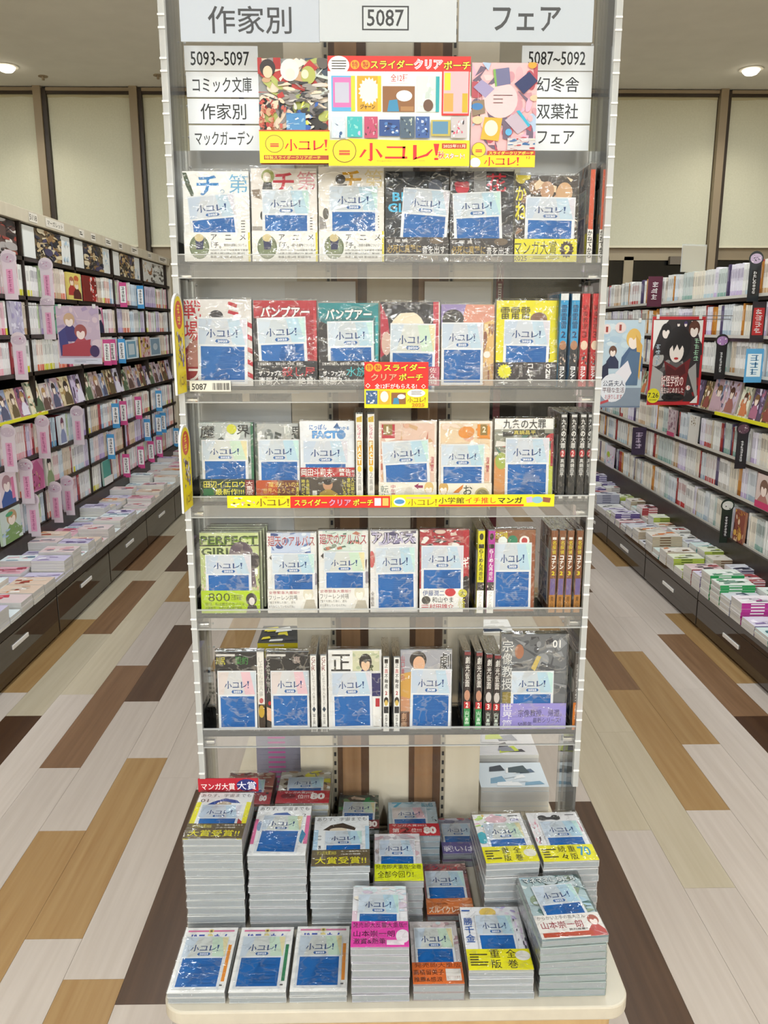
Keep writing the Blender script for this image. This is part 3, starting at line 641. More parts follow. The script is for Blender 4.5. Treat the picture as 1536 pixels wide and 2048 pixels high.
FPAL = {-1: [['d8a0b0', 'd8a8b4', 'b84a64', 'e6d0d4', 'c88a98', 'a03048'], ['d8c8b8', 'd8c0ac', 'a04030', 'f2ece6', 'c8a890', 'e0802c'], ['b8b0c8', 'c4bcd4', '6a5a88', 'eeeaf0', 'a090b8'], ['e0d8d0', 'd8c4c4', 'c0384a', 'd8a8ac', '8a8090'], ['c8d4d8', 'e0e8ea', '5a7a90', 'f0f2f2', 'd8b0b8', '90a8b8']],
        1: [['9a9aa8', 'd4d4da', '4a4a60', 'e8e8ec', '8a8aa0', '303040'], ['b8a890', 'e0d8cc', '6a4a30', 'd0783c', 'f0ece4'], ['3a9a94', 'cfe0dc', 'f0f0ee', '2a6a70', '90b8b0'], ['5a4a80', 'd8d2e0', 'f0ecf4', '3a2c5a', 'a898c0'], ['d8d4cc', 'ecebe6', '7a7670', 'c0bcb4', '4a4844', 'a83a38'], ['a8484c', 'e0c8c8', 'f4ecec', '7a2a30', '50484c'], ['a8b84a', 'e4e6d0', '4a5a20', 'f0f0e4', '70785a']]}
def table_stacks(s, xa, rows, y0, y1, zb, near, labelbase, group, skip=()):
    q = random.Random(11 + s + int(xa * 10)); SV, SF, SCc = [], [], []
    for r_ in range(rows):
        y = y0; k = 0
        while y < y1:
            w, ln = q.choice([(.113, .174), (.113, .174), (.128, .182)]); pal = q.choice(FPAL[s]); nB = q.randint(2, 7) if r_ == 0 else q.randint(3, 8)
            if near[0] <= y <= near[1]: nB = max(3, nB)
            for (ya, yb, rr, pp, nn) in skip:
                if ya <= y < yb and rr == r_: pal, nB = pp, nn
            t = q.uniform(.012, .016); x = s * (xa + r_ * .181)
            for j in range(nB):
                xx = x + s * q.uniform(0, .004); y2 = y + q.uniform(-.002, .002)
                if near[0] <= y <= near[1]:
                    V, F, C = [], [], []; flatbook(V, F, C, s, 0, 0, 0, ln - .002, w - .003, t - .0006 - (.0021 if j == nB - 1 else 0), pal, q, j == nB - 1)
                    o = ob('comic', mesh('comic', V, F, PRINT, C), None, (xx, y2, zb + j * t))
                    lb = '%s comic, %s of %s %s stack on %s' % (cname(pal[0]), 'top' if j == nB - 1 else ORD[j] + ' from bottom', ORD[k], 'aisle-side' if r_ == 0 else 'rear', labelbase)
                    tag(o, lb, 'comic', group)
                else: flatbook(SV, SF, SCc, s, xx, y2, zb + j * t, ln - .002, w - .003, t - .0006, pal, q, j == nB - 1)
            if near[0] <= y <= near[1]: k += 1
            y += w + q.uniform(.001, .012)
    o = ob('comic_piles', mesh('comic_piles', SV, SF, PRINT, SCc)); tag(o, 'many small piles of lying comics along ' + labelbase, 'comics', kind='stuff')
table_stacks(-1, 1.585, 2, 2.2, 8.1, .2755, (3.45, 3.8), 'the left table', 'lying comics on the left table')
GREEN = ['2f9a58', 'dfe6dc', 'f0f4f0', '1c5a38', '7a9a8a']; MAG = ['b02a8a', 'efe6ea', 'f0f0f0', 'd0c8d0', '6a6a70']; PURP = ['5a3c86', 'd8d0e2', 'f0f0f0', '8a6ab0', '2c2444']
table_stacks(1, 1.69, 2, 2.4, 7.25, .2155, (3.5, 3.85), 'the right table', 'lying comics on the right table', [(3.5, 3.62, 0, MAG, 7), (3.75, 3.88, 0, GREEN, 8), (3.88, 4.0, 0, PURP, 7), (3.62, 3.75, 1, GREEN, 7)])

# ---- hanging posters beside the bookcases
def poster(name, x0, y0, x1, y1, Y, E, label, rot=0, arm=None):
    a = atY(x0, y1, Y); b = atY(x1, y0, Y); w, h = b[0] - a[0], b[2] - a[2]
    o = box(name, (-w / 2, 0, 0), (w / 2, .0025, h), mat('poster_paper', 'ece9e4', .35), loc=((a[0] + b[0]) / 2, Y, a[2]), rot=(0, 0, rot)); tag(o, label, 'poster')
    P = Print((x0, y0, x1, y1), w, h, -.0004); spec(P, E); P.make('poster_print', o)
    if arm:
        tube('hanging_wire', (-w / 2, .004, h + .004), (arm, .004, h + .004), .002, mat('wire', '8a8680', .3, .5, 1), o)
        for q in (-.4, .4): box('clip', (q * w - .008, -.004, h - .014), (q * w + .008, .006, h + .01), mat('clip_clear', 'd8d8d4', .2), o, .001)
    return o
poster('hanging_poster', 118, 612, 198, 728, 4.75, [('r', 118, 612, 198, 728, 'c4b0c2'), ('a', 118, 612, 198, 700, ['cdb8c6', 'b8a4c0', 'd8c4cc', 'ab98b8'], 16, 4), ('f', 142, 640, 10, 'c8a888', 'f0e0d8', '4a4478'), ('f', 162, 664, 11, 'a05a58', 'f2e0da', 'b0525e'),
       ('p', [(120, 665), (132, 655), (140, 700), (122, 712)], '4a4a80'), ('p', [(126, 690), (180, 678), (176, 712), (124, 712)], 'ab4a55'), ('e', 186, 702, 9, 12, '4a3a60'), ('r', 118, 716, 198, 728, 'd0d2e0'), ('l', 146, 720, 190, 726, 2, '8088a0', 3)], 'mauve poster of a couple hanging out over the left aisle', -.12, -.36)
poster('hanging_poster', 1293, 633, 1412, 810, 4.62, [('r', 1293, 633, 1412, 810, 'b8242a'), ('r', 1300, 639, 1407, 803, '2c2628'),
       ('p', [(1296, 640), (1330, 640), (1312, 660), (1298, 700)], 'e4e0dc'), ('p', [(1407, 640), (1380, 642), (1398, 668), (1407, 690)], 'e4e0dc'), ('a', 1300, 690, 1407, 803, ['8a8886', 'b0aeac', '3a3436', '7a1c20', '5a5656'], 14, 5),
       ('p', [(1296, 803), (1300, 730), (1325, 745), (1330, 800)], 'a8a6a4'), ('p', [(1404, 800), (1380, 740), (1398, 725), (1407, 800)], '9c9a98'), ('p', [(1325, 720), (1345, 800), (1375, 800), (1385, 715), (1355, 735)], '6a1a1e'),
       ('f', 1325, 662, 11, '181618', 'e8dcd4', '241e20'), ('f', 1388, 658, 12, '5a3428', 'e8dcd4', '2c2224'), ('f', 1352, 648, 4, '2a2228', 'e8dcd4', '302830'), ('f', 1368, 648, 4, '463466', 'e8dcd4', '302830'),
       ('e', 1355, 688, 29, 36, '1c181a'), ('e', 1352, 702, 16, 22, 'eadfd8'), ('p', [(1334, 700), (1338, 672), (1358, 668), (1374, 680), (1372, 704), (1364, 690), (1358, 700), (1352, 688), (1345, 702), (1342, 690)], '1c181a'), ('e', 1352, 716, 5, 2.5, 'b02a2c'), ('p', [(1332, 728), (1352, 740), (1372, 726), (1376, 745), (1352, 760), (1330, 748)], '4a1418'),
       ('s', 1304, 688, 1316, 730, 4, 'c0d0dc', 3), ('s', 1390, 676, 1402, 722, 4, 'a8d0b0', 4),
       ('o', '妖怪学校の', 1322, 750, 1372, 772, 'f0e4e0', 'b8444c'), ('o', '先生はじめました', 1322, 774, 1374, 786, 'f0e4e0', '8a3a40'), ('e', 1384, 775, 5, 5, 'e8e0dc'), ('t', '19', 1380, 771, 1388, 779, 'b02a2c'), ('e', 1351, 794, 26, 9, '1a1718'), ('l', 1335, 789, 1368, 800, 4, 'd8d4d0', 3),
       ('e', 1306, 791, 15, 15, 'dcd420'), ('t', '7.26', 1294, 785, 1318, 795, '201c18'), ('t', 'ON SALE', 1297, 798, 1314, 801, '201c18'), ('p', [(1390, 806), (1407, 790), (1407, 806)], 'e4e0dc')], 'red framed poster of dark-haired figures with a yellow date disc', 0, .345)
poster('hanging_poster', 1172, 640, 1291, 815, 4.66, [('r', 1172, 640, 1291, 815, 'bcd0dc'), ('a', 1172, 640, 1291, 720, ['c8dae2', 'b0c8d8', 'd6e2e6'], 10, 6), ('r', 1172, 775, 1291, 815, '8a98a8'), ('e', 1208, 658, 9, 10, 'e6d4d0'), ('t', '1', 1206, 653, 1211, 664, 'a04038'), ('e', 1238, 655, 12, 11, 'e6d4d0'), ('t', '1', 1235, 649, 1240, 661, 'a04038'),
       ('f', 1268, 678, 15, 'e2b862', 'f4e4d8', '4a6284'), ('p', [(1272, 668), (1288, 690), (1286, 760), (1278, 740), (1276, 700)], 'd8a850'), ('p', [(1240, 740), (1262, 700), (1284, 704), (1282, 770), (1250, 770)], '56708e'), ('p', [(1232, 745), (1258, 720), (1268, 745), (1250, 775)], 'e8e4ea'),
       ('f', 1224, 702, 8, '6a4838', 'f0e0d4', '2c3450'), ('p', [(1198, 735), (1215, 722), (1218, 760), (1196, 790)], '262a44'), ('e', 1228, 775, 29, 29, 'e4e6ec'), ('o', '公爵夫人', 1206, 760, 1254, 772, '34405a', 'f4f4f6'), ('o', '平穏な生活', 1206, 774, 1254, 785, '6a4a50', 'f4f4f6'), ('o', 'お送りします', 1212, 788, 1250, 798, 'b04a58', 'f4f4f6'), ('p', [(1201, 804), (1220, 798), (1221, 803), (1202, 809)], 'c04a50'), ('r', 1195, 812, 1291, 815, '6a7a90')],
       'pale blue poster with a blonde figure hanging beside the red poster', 0, .64)
card = box('shelf_card', (-.09, 0, 0), (.09, .003, .17), ACEDGE, loc=(2.06, 5.4, 1.895), rot=(0, 0, .25)); tag(card, 'small clear card holder standing on top of the right bookcase', 'card holder')
Print((0, 0, 10, 10), .17, .16, -.0005).rect(0, 0, 10, 10, 'b8b4a6').make('card_print', card)

# ================================================================== GONDOLA END, PLATFORM, ACRYLIC RACK
GY = 1.88                                    # face of the gondola's end panel
PANELM = noisy('panel_beige', 'ddd0b8', 'e4d8c2', (30, 30, 2), .5, .3)
STRM = noisy('stripe_brown', 'a07a56', '8c6846', (60, 60, 2.5), .45, .3)
STRD = noisy('stripe_dark', '63462f', '523925', (60, 60, 2.5), .45, .3)
gon = empty('gondola_bookcase', (.046, GY, 0), label='beige bookcase end panel with two brown stripes behind the acrylic rack', cat='bookcase')
box('end_panel', (-.227, .002, .3), (.227, .03, 2.28), PANELM, gon)
box('body', (-.06, .03, .3), (.06, 4.6, 2.05), BEIGE, gon)
SV, SF, SCc = [], [], []
for z in (.62, .84, 1.06, 1.28, 1.5, 1.72):
    box('shelf', (-.215, .03, z - .02), (.215, 4.6, z), SHELFM, gon)
    for s_ in (-1, 1):
        y = GY + .05
        while y < GY + 4.5:
            run = R.choice(RUNS[s_][:10]); w = R.uniform(.012, .016); h = R.choice([.168, .174, .18]); q = R.random()
            for k in range(R.randint(2, 10)):
                if y < GY + 4.5: spinebook(SV, SF, SCc, s_, .046 - s_ * .21, y, z + .001, w - .0005, h, .113, run, q)
                y += w
tag(ob('comic_rows', mesh('comic_rows', SV, SF, PRINT, SCc)), 'rows of comic spines on both long sides of the middle gondola', 'comics', kind='stuff')
for x in (-.094, .087):
    for a, b, m in ((-.04, -.026, STRD), (-.026, .02, STRM), (.02, .04, STRD)):
        box('stripe', (x + a, -.002, .3), (x + b, .002, 2.28), m, gon)
for x in (-.139, .133):
    ss = box('slot_strip', (x - .006, -.003, .3), (x + .006, .002, 2.28), mat('slot_metal', 'a89c86', .4), gon)
    sl = mesh('slot', boxv((-.0028, -.0036, 0), (.0028, -.003, .011)), BOXF, mat('slot_black', '1a1613', .6))
    for i in range(78): ob('slot', sl, ss, (x, 0, .32 + i * .025))
boxes('base_table', [((-.43, .03, .02), (.43, 4.6, .3))], BEIGE, gon)
Print((0, 0, 10, 100), .016, .75, -.0005).rect(0, 0, 10, 100, '6a2228').vert('大人買い', 2, 3, 8, 25, 'e6dcd6').make('side_banner', gon, loc=(.242, .0, 1.0))
for x0, y0, x1, y1, nm in ((380, 303, 588, 787, 'upper'), (378, 803, 582, 1070, 'lower')):
    a = atY(x0, y1, 1.874); b = atY(x1, y0, 1.874)
    tag(box('backing_board', (a[0], 1.872, a[2]), (b[0], 1.876, b[2]), mat('board_grey_white', 'e8e8e6', .25)), '%s white backing board behind the left half of the rack' % nm, 'board')
a = atY(1040, 350, 1.874); b = atY(1194, 303, 1.874)
tag(box('backing_board', (a[0], 1.872, a[2] - .03), (b[0], 1.876, b[2]), mat('board_grey_white', 'e8e8e6', .25)), 'white backing board under the right sign plates', 'board')
for x0, x1, nm in ((575, 711, 'left'), (847, 983, 'right')):
    a = atY(x0, 785, 1.868); b = atY(x1, 563, 1.868)
    tag(box('blank_sheet', (a[0], 1.866, a[2]), (b[0], 1.868, b[2]), mat('sheet_grey', 'dcd8d2', .4)), 'blank pale grey sheet on the end panel behind the second shelf, %s one' % nm, 'sheet')
# piles on the gondola's own side tables, seen through the acrylic
GV, GF, GC = [], [], []
def gondola_pile(s, xa, y, pal, n, lb, w=.128, ln=.18, t=.014, zb=.301):
    q = random.Random(int(y * 100) + n)
    for j in range(n):
        if j < n - 2: flatbook(GV, GF, GC, s, s * xa, y + q.uniform(-.001, .001), zb + j * t, ln, w - .004, t - .0006, pal, q, False); continue
        V, F, C = [], [], []; flatbook(V, F, C, s, 0, 0, 0, ln, w - .004, t - .0006 - (.0021 if j == n - 1 else 0), pal, q, j == n - 1)
        o = ob('comic', mesh('comic', V, F, PRINT, C), None, (s * xa + 0, y + q.uniform(-.001, .001), zb + j * t))
        tag(o, lb + (', top copy' if j == n - 1 else ', second copy'), 'comic', 'lying comics beside the gondola')
GP = [['5a6a80', 'd4dce2', '28303c', 'f0f0f0', '7aa0b8', 'c03a34', '3a4a50'], ['8a8a94', 'd8d4d4', '3a343c', 'b8302c', 'c8d440', '9ab0c0'], ['404048', 'cfd0d2', '2c2c30', 'f0f0ee', '8a96a0'], ['c8c4bc', 'ecebe8', '6a6660', 'd0d0cc', '2c3a50'], ['d8ccb0', 'f0ece4', 'c8b048', 'e8e4dc', 'a03a34']]
for i, (y, n, p) in enumerate([(1.93, 5, 0), (2.07, 6, 1), (2.21, 7, 2), (2.36, 17, 4), (2.52, 19, 3)]):
    gondola_pile(-1, -.466, y, GP[p], n, '%s comic right of the end panel, %s pile back' % (['blue and white', 'dark and red', 'grey', 'cream and gold', 'white striped'][i], ORD[i]), t=.0145)
BLK = ['e8d820', '1c1a1c', 'f0f0ec', '302c30', 'e8d820']; MGT = ['a8a4b8', 'b8b4cc', 'e070b8', 'd8d4e4', '6a6a80']
gondola_pile(1, -.31, 2.0, MGT, 28, 'lilac and magenta comic under the black one left of the end panel', t=.0145, ln=.125, w=.14)
gondola_pile(1, -.298, 2.005, BLK, 3, 'black and yellow comic high left of the end panel', t=.0145, ln=.112, w=.13, zb=.301 + 28 * .0145)
gondola_pile(1, -.36, 2.5, GP[3], 8, 'white comic left of the end panel, rear pile', t=.0145)
o = ob('comic_piles', mesh('comic_piles', GV, GF, PRINT, GC)); tag(o, 'lower copies in the piles beside the striped end panel', 'comics', kind='stuff')
# platform with rounded corners
def rounded(x0, y0, x1, y1, r, n=8):
    pts = []
    for cx, cy, a in ((x1 - r, y1 - r, 0), (x0 + r, y1 - r, 90), (x0 + r, y0 + r, 180), (x1 - r, y0 + r, 270)):
        pts += [(cx + r * math.cos(math.radians(a + 90 * i / n)), cy + r * math.sin(math.radians(a + 90 * i / n))) for i in range(n + 1)]
    return pts
def slab(name, pts, z0, z1, m, parent, bevel=.0):
    n = len(pts); V = [(x, y, z0) for x, y in pts] + [(x, y, z1) for x, y in pts]
    F = [tuple(range(n - 1, -1, -1)), tuple(range(n, 2 * n))] + [(i, (i + 1) % n, (i + 1) % n + n, i + n) for i in range(n)]
    o = ob(name, mesh(name, V, F, m), parent)
    if bevel: md = o.modifiers.new('b', 'BEVEL'); md.width = bevel; md.segments = 2; md.limit_method = 'ANGLE'
    return o
PLZ = .30
pf = empty('display_platform', (.046, 1.29, 0), label='cream wooden platform with rounded corners carrying the comic stacks', cat='platform')
WHITEW = noisy('platform_cream', 'bfb6a6', 'c8bfae', (25, 3, 25), .4, .4)
slab('top', rounded(-.444, 0, .444, .585, .045), PLZ - .03, PLZ, WHITEW, pf, .004)
slab('body', rounded(-.42, .03, .42, .57, .03), .0, PLZ - .03, noisy('platform_side', 'c8a878', 'b8966a', (25, 25, 3), .5), pf)

# acrylic rack
XL, XR, YF, YB, ZT = -.392, .473, 1.70, 1.862, 2.26
rk = empty('acrylic_rack', (0, 0, 0), label='clear acrylic display rack with five shelves and notched side panels', cat='display rack')
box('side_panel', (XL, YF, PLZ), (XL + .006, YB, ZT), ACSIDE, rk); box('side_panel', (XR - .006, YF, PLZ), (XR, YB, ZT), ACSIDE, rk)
box('back_panel', (XL + .006, YB - .004, PLZ + .002), (XR - .006, YB, ZT), ACRYL, rk)
for x in (XL, XR - .012):
    es = box('edge_strip', (x, YF - .014, PLZ + .22), (x + .012, YF, ZT), ACEDGE, rk)
    nm_ = mesh('notch', boxv((.002, -.0005, 0), (.015, .003, .0035)), BOXF, NOTCH)
    z = .56; k = 0
    while z < ZT - .02:
        ob('notch', nm_, es, (x - (0 if x > 0 else .0) - .003, YF - .016, z)); z += .022 if k % 2 else .052; k += 1
    bm_ = mesh('rivet', [(.003 * math.cos(a), -.002, .003 * math.sin(a)) for a in [i * PI / 4 for i in range(8)]] + [(0, -.005, 0)], [tuple(range(7, -1, -1))] + [(i, (i + 1) % 8, 8) for i in range(8)], NOTCH)
    for j in range(26): ob('rivet', bm_, rk, (XL + .012 if x < 0 else XR - .012, YB - .006, .62 + j * .06))
SH = [1.676, 1.430, 1.188, .937, .655]; LIP = 1.688
shelf_objs = []
CHROME = mat('peg_chrome', 'd8dadb', .12, .5, 1)
for i, z in enumerate(SH):
    sh = box('shelf', (XL + .007, LIP + .004, z - .005), (XR - .007, YB - .006, z - .001), ACRYL, rk)
    box('lip', (XL + .007, LIP, z - .03), (XR - .007, LIP + .004, z + .014), ACLIP, sh)
    box('lip_top_edge', (XL + .007, LIP - .0005, z + .0135), (XR - .007, LIP + .0045, z + .0155), ACEDGE, sh)
    box('lip_bottom_edge', (XL + .007, LIP - .0005, z - .031), (XR - .007, LIP + .0045, z - .029), ACEDGE, sh)
    box('end_bracket', (XL + .008, LIP + .004, z - .03), (XL + .012, YB - .006, z + .04), ACRYL, sh); box('end_bracket', (XR - .012, LIP + .004, z - .03), (XR - .008, YB - .006, z + .04), ACRYL, sh)
    for x, d_ in ((XL, 1), (XR, -1)):
        tube('peg', (x - d_ * .004, YF + .008, z - .026), (x + d_ * .034, YF + .008, z - .026), .006, CHROME, rk)
    shelf_objs.append(sh)

# ------------------------------------------------------------------ sign plates and posters on the rack
SIGNM = mat('sign_white', 'e4e7ec', .25, .5)
def sign(name, x0, y0, x1, y1, Y, E, label, m=SIGNM, cat='sign', group=None, rot=(0, 0, 0), th=.003, edge=None):
    a = atY(x0, y1, Y); b = atY(x1, y0, Y); w, h = b[0] - a[0], b[2] - a[2]
    o = box(name, (-w / 2, 0, 0), (w / 2, th, h), m, loc=((a[0] + b[0]) / 2, Y, a[2]), rot=rot); tag(o, label, cat, group)
    P = Print((x0, y0, x1, y1), w, h, -.0003); spec(P, E)
    if P.V: P.make('sign_print', o)
    return o
INK = '2a2a2c'
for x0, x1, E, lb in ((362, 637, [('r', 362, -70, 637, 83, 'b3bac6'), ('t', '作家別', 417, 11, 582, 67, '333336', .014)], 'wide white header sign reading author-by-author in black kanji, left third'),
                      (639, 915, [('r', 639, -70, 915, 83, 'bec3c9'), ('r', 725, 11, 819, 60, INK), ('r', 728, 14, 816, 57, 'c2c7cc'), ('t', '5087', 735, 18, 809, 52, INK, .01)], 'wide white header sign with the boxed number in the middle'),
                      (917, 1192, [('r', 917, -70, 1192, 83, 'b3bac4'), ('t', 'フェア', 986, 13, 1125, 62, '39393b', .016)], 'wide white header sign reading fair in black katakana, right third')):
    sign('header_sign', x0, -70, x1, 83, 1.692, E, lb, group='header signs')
for Y, L in ((1.795, [(370, 92, 515, 141, '5093~5097', 382, 103, 498, 131), (374, 144, 517, 194, 'コミック文庫', 386, 154, 503, 185), (377, 198, 518, 247, '作家別', 402, 207, 492, 239), (380, 251, 521, 301, 'マックガーデン', 391, 262, 506, 291)]),
             (1.795, [(1043, 92, 1188, 141, '5087~5092', 1056, 103, 1172, 130), (1042, 144, 1185, 194, '幻冬舎', 1073, 154, 1159, 184), (1041, 198, 1182, 247, '双葉社', 1073, 207, 1157, 238), (1040, 251, 1179, 301, 'フェア', 1074, 262, 1149, 288)])):
    for x0, y0, x1, y1, t_, a0, b0, a1, b1 in L:
        sign('category_sign', x0, y0, x1, y1, Y, [('r', x0, y0, x1, y1, 'f2f6fc'), ('t', t_, a0, b0, a1, b1, INK, .008)],
             'pale blue-white category plate, %s of the %s column' % (ORD[L.index((x0, y0, x1, y1, t_, a0, b0, a1, b1))] + ' from top', 'left' if x0 < 700 else 'right'), group='category plates')
YEL, RED = 'f2dc14', 'd01c20'
def emblem(cx, cy, r): return [('e', cx, cy, r, r, '8a6a1c'), ('e', cx, cy, r * .93, r * .93, 'f2cc2c'), ('r', cx - r * .45, cy - r * .05, cx + r * .45, cy + r * .35, 'c8502c'), ('r', cx - r * .45, cy + r * .1, cx + r * .45, cy + r * .16, 'f2cc2c')]
PBASE = mat('poster_paper', 'ece9e4', .35)
E = [('r', 522, 118, 660, 330, '7a2a22'), ('r', 522, 118, 660, 275, '8e9090'), ('a', 522, 118, 660, 265, ['2a2422', 'dfc8b4', 'c8d0cc', 'a8b060', 'b0302c', '5a5450', 'e8dcd0', '38465a', 'c09a78', '8a8484'], 70, 21),
     ('r', 522, 118, 530, 150, 'a02420'), ('r', 552, 118, 566, 140, 'a02420'), ('e', 541, 138, 15, 17, '2a2020'), ('e', 541, 146, 9, 12, 'dfc0a4'), ('e', 583, 142, 18, 22, 'd4dad8'), ('e', 584, 150, 9, 11, 'ecdccc'), ('e', 618, 152, 14, 18, 'a8ac58'), ('e', 612, 150, 7, 9, 'e4d0b8'), ('a', 560, 165, 660, 205, ['2c2a30', 'e0ccb8', '5a5450', 'c8c4c0', '8a8480'], 24, 77),
     ('a', 522, 185, 575, 262, ['c09a78', '2a2422', 'b0302c', 'e0c8b0', 'b8584a'], 20, 78), ('a', 590, 205, 660, 262, ['d8d85a', '2a2a2c', 'e8d8c4', '2a58a8', 'c8c8c4'], 16, 79), ('r', 575, 228, 612, 262, '4a86bc'), ('a', 575, 228, 612, 262, ['e8e8e8', '3a78b4', '8ab4d4'], 8, 80),
     ('s', 526, 205, 534, 262, 7, 'e0705c', 3), ('s', 545, 210, 553, 262, 6, 'd8604c', 5),
     ('r', 522, 262, 660, 330, YEL), ('r', 522, 262, 660, 265, 'c04a1c'), ('g', 570, 280, 655, 305, RED), ('r', 530, 313, 660, 322, 'a8401c'), ('t', '特製スライダークリアポーチ', 532, 314, 640, 321, 'f8e040', .03)] + emblem(551, 290, 18)
sign('rack_poster', 522, 118, 658, 329, 1.676, E, 'crowded illustration poster with a yellow foot, left of the middle poster', PBASE, 'poster')
E = [('r', 658, 113, 942, 333, 'f0f0ee'), ('r', 658, 113, 942, 150, 'd42a20'), ('p', [(658, 150), (658, 140), (760, 136), (942, 140), (942, 152)], 'd42a20'), ('r', 658, 143, 942, 290, 'ecefee'), ('r', 658, 113, 942, 143, 'd42a20'),
     ('e', 680, 131, 21, 18, 'f6f2ee'), ('l', 666, 122, 695, 142, 4, 'c89a90', 2), ('e', 712, 130, 9, 9, 'f0a020'), ('e', 733, 130, 9, 9, 'f0a020'), ('t', '特', 706, 124, 718, 136, 'b02018', .02), ('t', '製', 727, 124, 739, 136, 'b02018', .02),
     ('o', 'スライダー', 743, 121, 827, 138, 'f8e83c', '7a1a10'), ('o', 'クリア', 829, 119, 886, 138, 'f0a0b0', 'ffffff'), ('o', 'ポーチ', 888, 122, 941, 139, 'f8e83c', '7a1a10'),
     ('r', 778, 146, 822, 166, 'f6f4f2'), ('t', '全12種', 783, 148, 817, 163, 'b83028', .02),
     ('r', 665, 152, 712, 222, '5aa8d8'), ('r', 668, 155, 704, 214, 'd870b0'), ('r', 672, 165, 700, 205, 'b8b8cc'), ('r', 704, 152, 712, 222, 'c8cc30'),
     ('r', 716, 152, 764, 222, 'd8a020'), ('b', 740, 182, 22, 28, 'f4ecd8', 18), ('t', 'ジャーン', 722, 208, 752, 218, '3a2c18', .03), ('r', 757, 152, 764, 222, 'e8c020'),
     ('r', 767, 172, 831, 223, '8a5c34'), ('e', 810, 191, 16, 11, 'e0e4ea'), ('p', [(776, 222), (780, 200), (796, 198), (800, 222)], '3a86b0'), ('r', 803, 212, 829, 221, 'a87a4c'),
     ('r', 835, 152, 880, 223, 'd4dcd8'), ('a', 838, 154, 874, 220, ['f0f2f0', 'c0ccc8', 'e4e8e4'], 8, 2), ('r', 873, 153, 880, 223, '2aa0a8'), ('e', 858, 210, 10, 12, '6a4a38'),
     ('r', 885, 140, 940, 230, 'cc2a22'), ('r', 888, 143, 938, 226, 'e2b0b8'), ('r', 889, 186, 908, 222, 'e0a050'), ('r', 890, 146, 902, 180, 'e8d030'), ('r', 926, 186, 937, 224, 'c8a828'),
     ('r', 664, 233, 692, 276, 'c8d4e0'), ('a', 664, 233, 692, 276, ['f0f2f4', '3a5a8a', 'e0e6ea'], 8, 3), ('r', 696, 233, 726, 274, '3ab0b4'), ('a', 698, 235, 722, 272, ['8ad0cc', '68c0c4', 'c0b8dc'], 7, 4), ('r', 730, 233, 757, 276, 'b8486a'), ('a', 732, 236, 755, 272, ['3a2c30', 'e0a8b4', '7a5a40'], 7, 5),
     ('r', 760, 239, 801, 272, '2a4a8a'), ('a', 763, 242, 798, 270, ['4a78b8', 'e0e6ea', '1c2c5a'], 7, 6), ('r', 802, 233, 831, 276, '4a5c70'), ('a', 804, 236, 826, 272, ['c0c8b8', '2c343c', '8a9aa0'], 7, 7), ('r', 833, 233, 861, 276, '3a5a9a'), ('a', 835, 236, 858, 272, ['1c2c50', '7a98c8', 'd0d8e0'], 7, 8),
     ('r', 864, 240, 903, 272, 'b8a850'), ('r', 867, 243, 898, 268, '5a88a8'), ('r', 904, 233, 936, 276, 'c0b8bc'), ('a', 905, 236, 930, 274, ['d8486a', '38303a', 'e8e0e4'], 8, 9),
     ('r', 658, 281, 942, 333, YEL), ('p', [(658, 290), (700, 278), (942, 286), (942, 292), (658, 296)], YEL), ('g', 718, 286, 884, 324, RED), ('t', 'Shogakukan Comic Collection 2025', 755, 321, 852, 325, 'a08a20', 0), ('r', 886, 287, 936, 298, 'b8401c'), ('t', '2025年11月', 889, 289, 933, 296, 'f8f0d0', .03), ('o', '秋', 878, 303, 892, 319, RED, 'ffffff'), ('o', 'スタート!', 893, 307, 932, 318, 'ffffff', RED)] + emblem(690, 303, 24)
sign('rack_poster', 658, 113, 942, 334, 1.668, E, 'wide red and yellow campaign poster showing small pouches, in the middle', PBASE, 'poster')
E = [('r', 940, 124, 1078, 336, 'e8b4b8'), ('a', 940, 124, 1078, 300, ['e6a8b0', 'd8a8c0', 'efc4c4', 'c8909c', 'b04a58', 'a8bcd8', '6a5a70'], 34, 31), ('e', 1000, 200, 36, 36, 'efc0c4'), ('l', 985, 190, 1025, 212, 3, 'c89098', 3, .2),
     ('p', [(983, 140), (1016, 136), (1020, 168), (988, 174)], '6a6a90'), ('p', [(983, 140), (988, 139), (992, 173), (988, 174)], '7aa850'), ('p', [(1028, 168), (1058, 144), (1078, 162), (1048, 188)], '202a5c'), ('p', [(943, 175), (960, 160), (987, 178), (968, 196)], '9a90b8'), ('p', [(941, 203), (966, 199), (969, 226), (942, 232)], '8a7660'), ('e', 952, 213, 12, 7, '3a78b4'),
     ('p', [(968, 234), (1005, 236), (998, 282), (960, 278)], 'd8a830'), ('e', 982, 256, 14, 16, 'e8dcc8'), ('p', [(1010, 240), (1034, 225), (1062, 252), (1038, 268)], 'b8a8b8'), ('p', [(1034, 222), (1040, 220), (1064, 250), (1060, 254)], '30a8c8'), ('e', 1019, 264, 7, 7, '58a8d8'), ('e', 953, 240, 11, 8, 'e4c098'), ('e', 1064, 131, 9, 7, 'd09a30'), ('e', 1070, 196, 9, 6, 'dcb898'),
     ('r', 1017, 276, 1075, 300, 'c8c4c8'), ('a', 1017, 276, 1075, 300, ['3a68a0', 'd8d0c0', 'b03a40', 'e8e8e8'], 12, 4), ('r', 975, 302, 1076, 311, 'b8381c'), ('t', 'スライダークリアポーチ', 978, 303, 1073, 310, 'f8e040', .03), ('r', 940, 311, 1078, 336, YEL), ('g', 968, 314, 1044, 333, RED), ('t', '12', 1058, 313, 1066, 318, 'b83028', .02), ('e', 950, 326, 11, 10, 'f0ece8')] + emblem(957, 300, 15)
sign('rack_poster', 940, 126, 1076, 335, 1.674, E, 'pink poster with scattered pouches and a yellow foot, right of the middle poster', PBASE, 'poster')
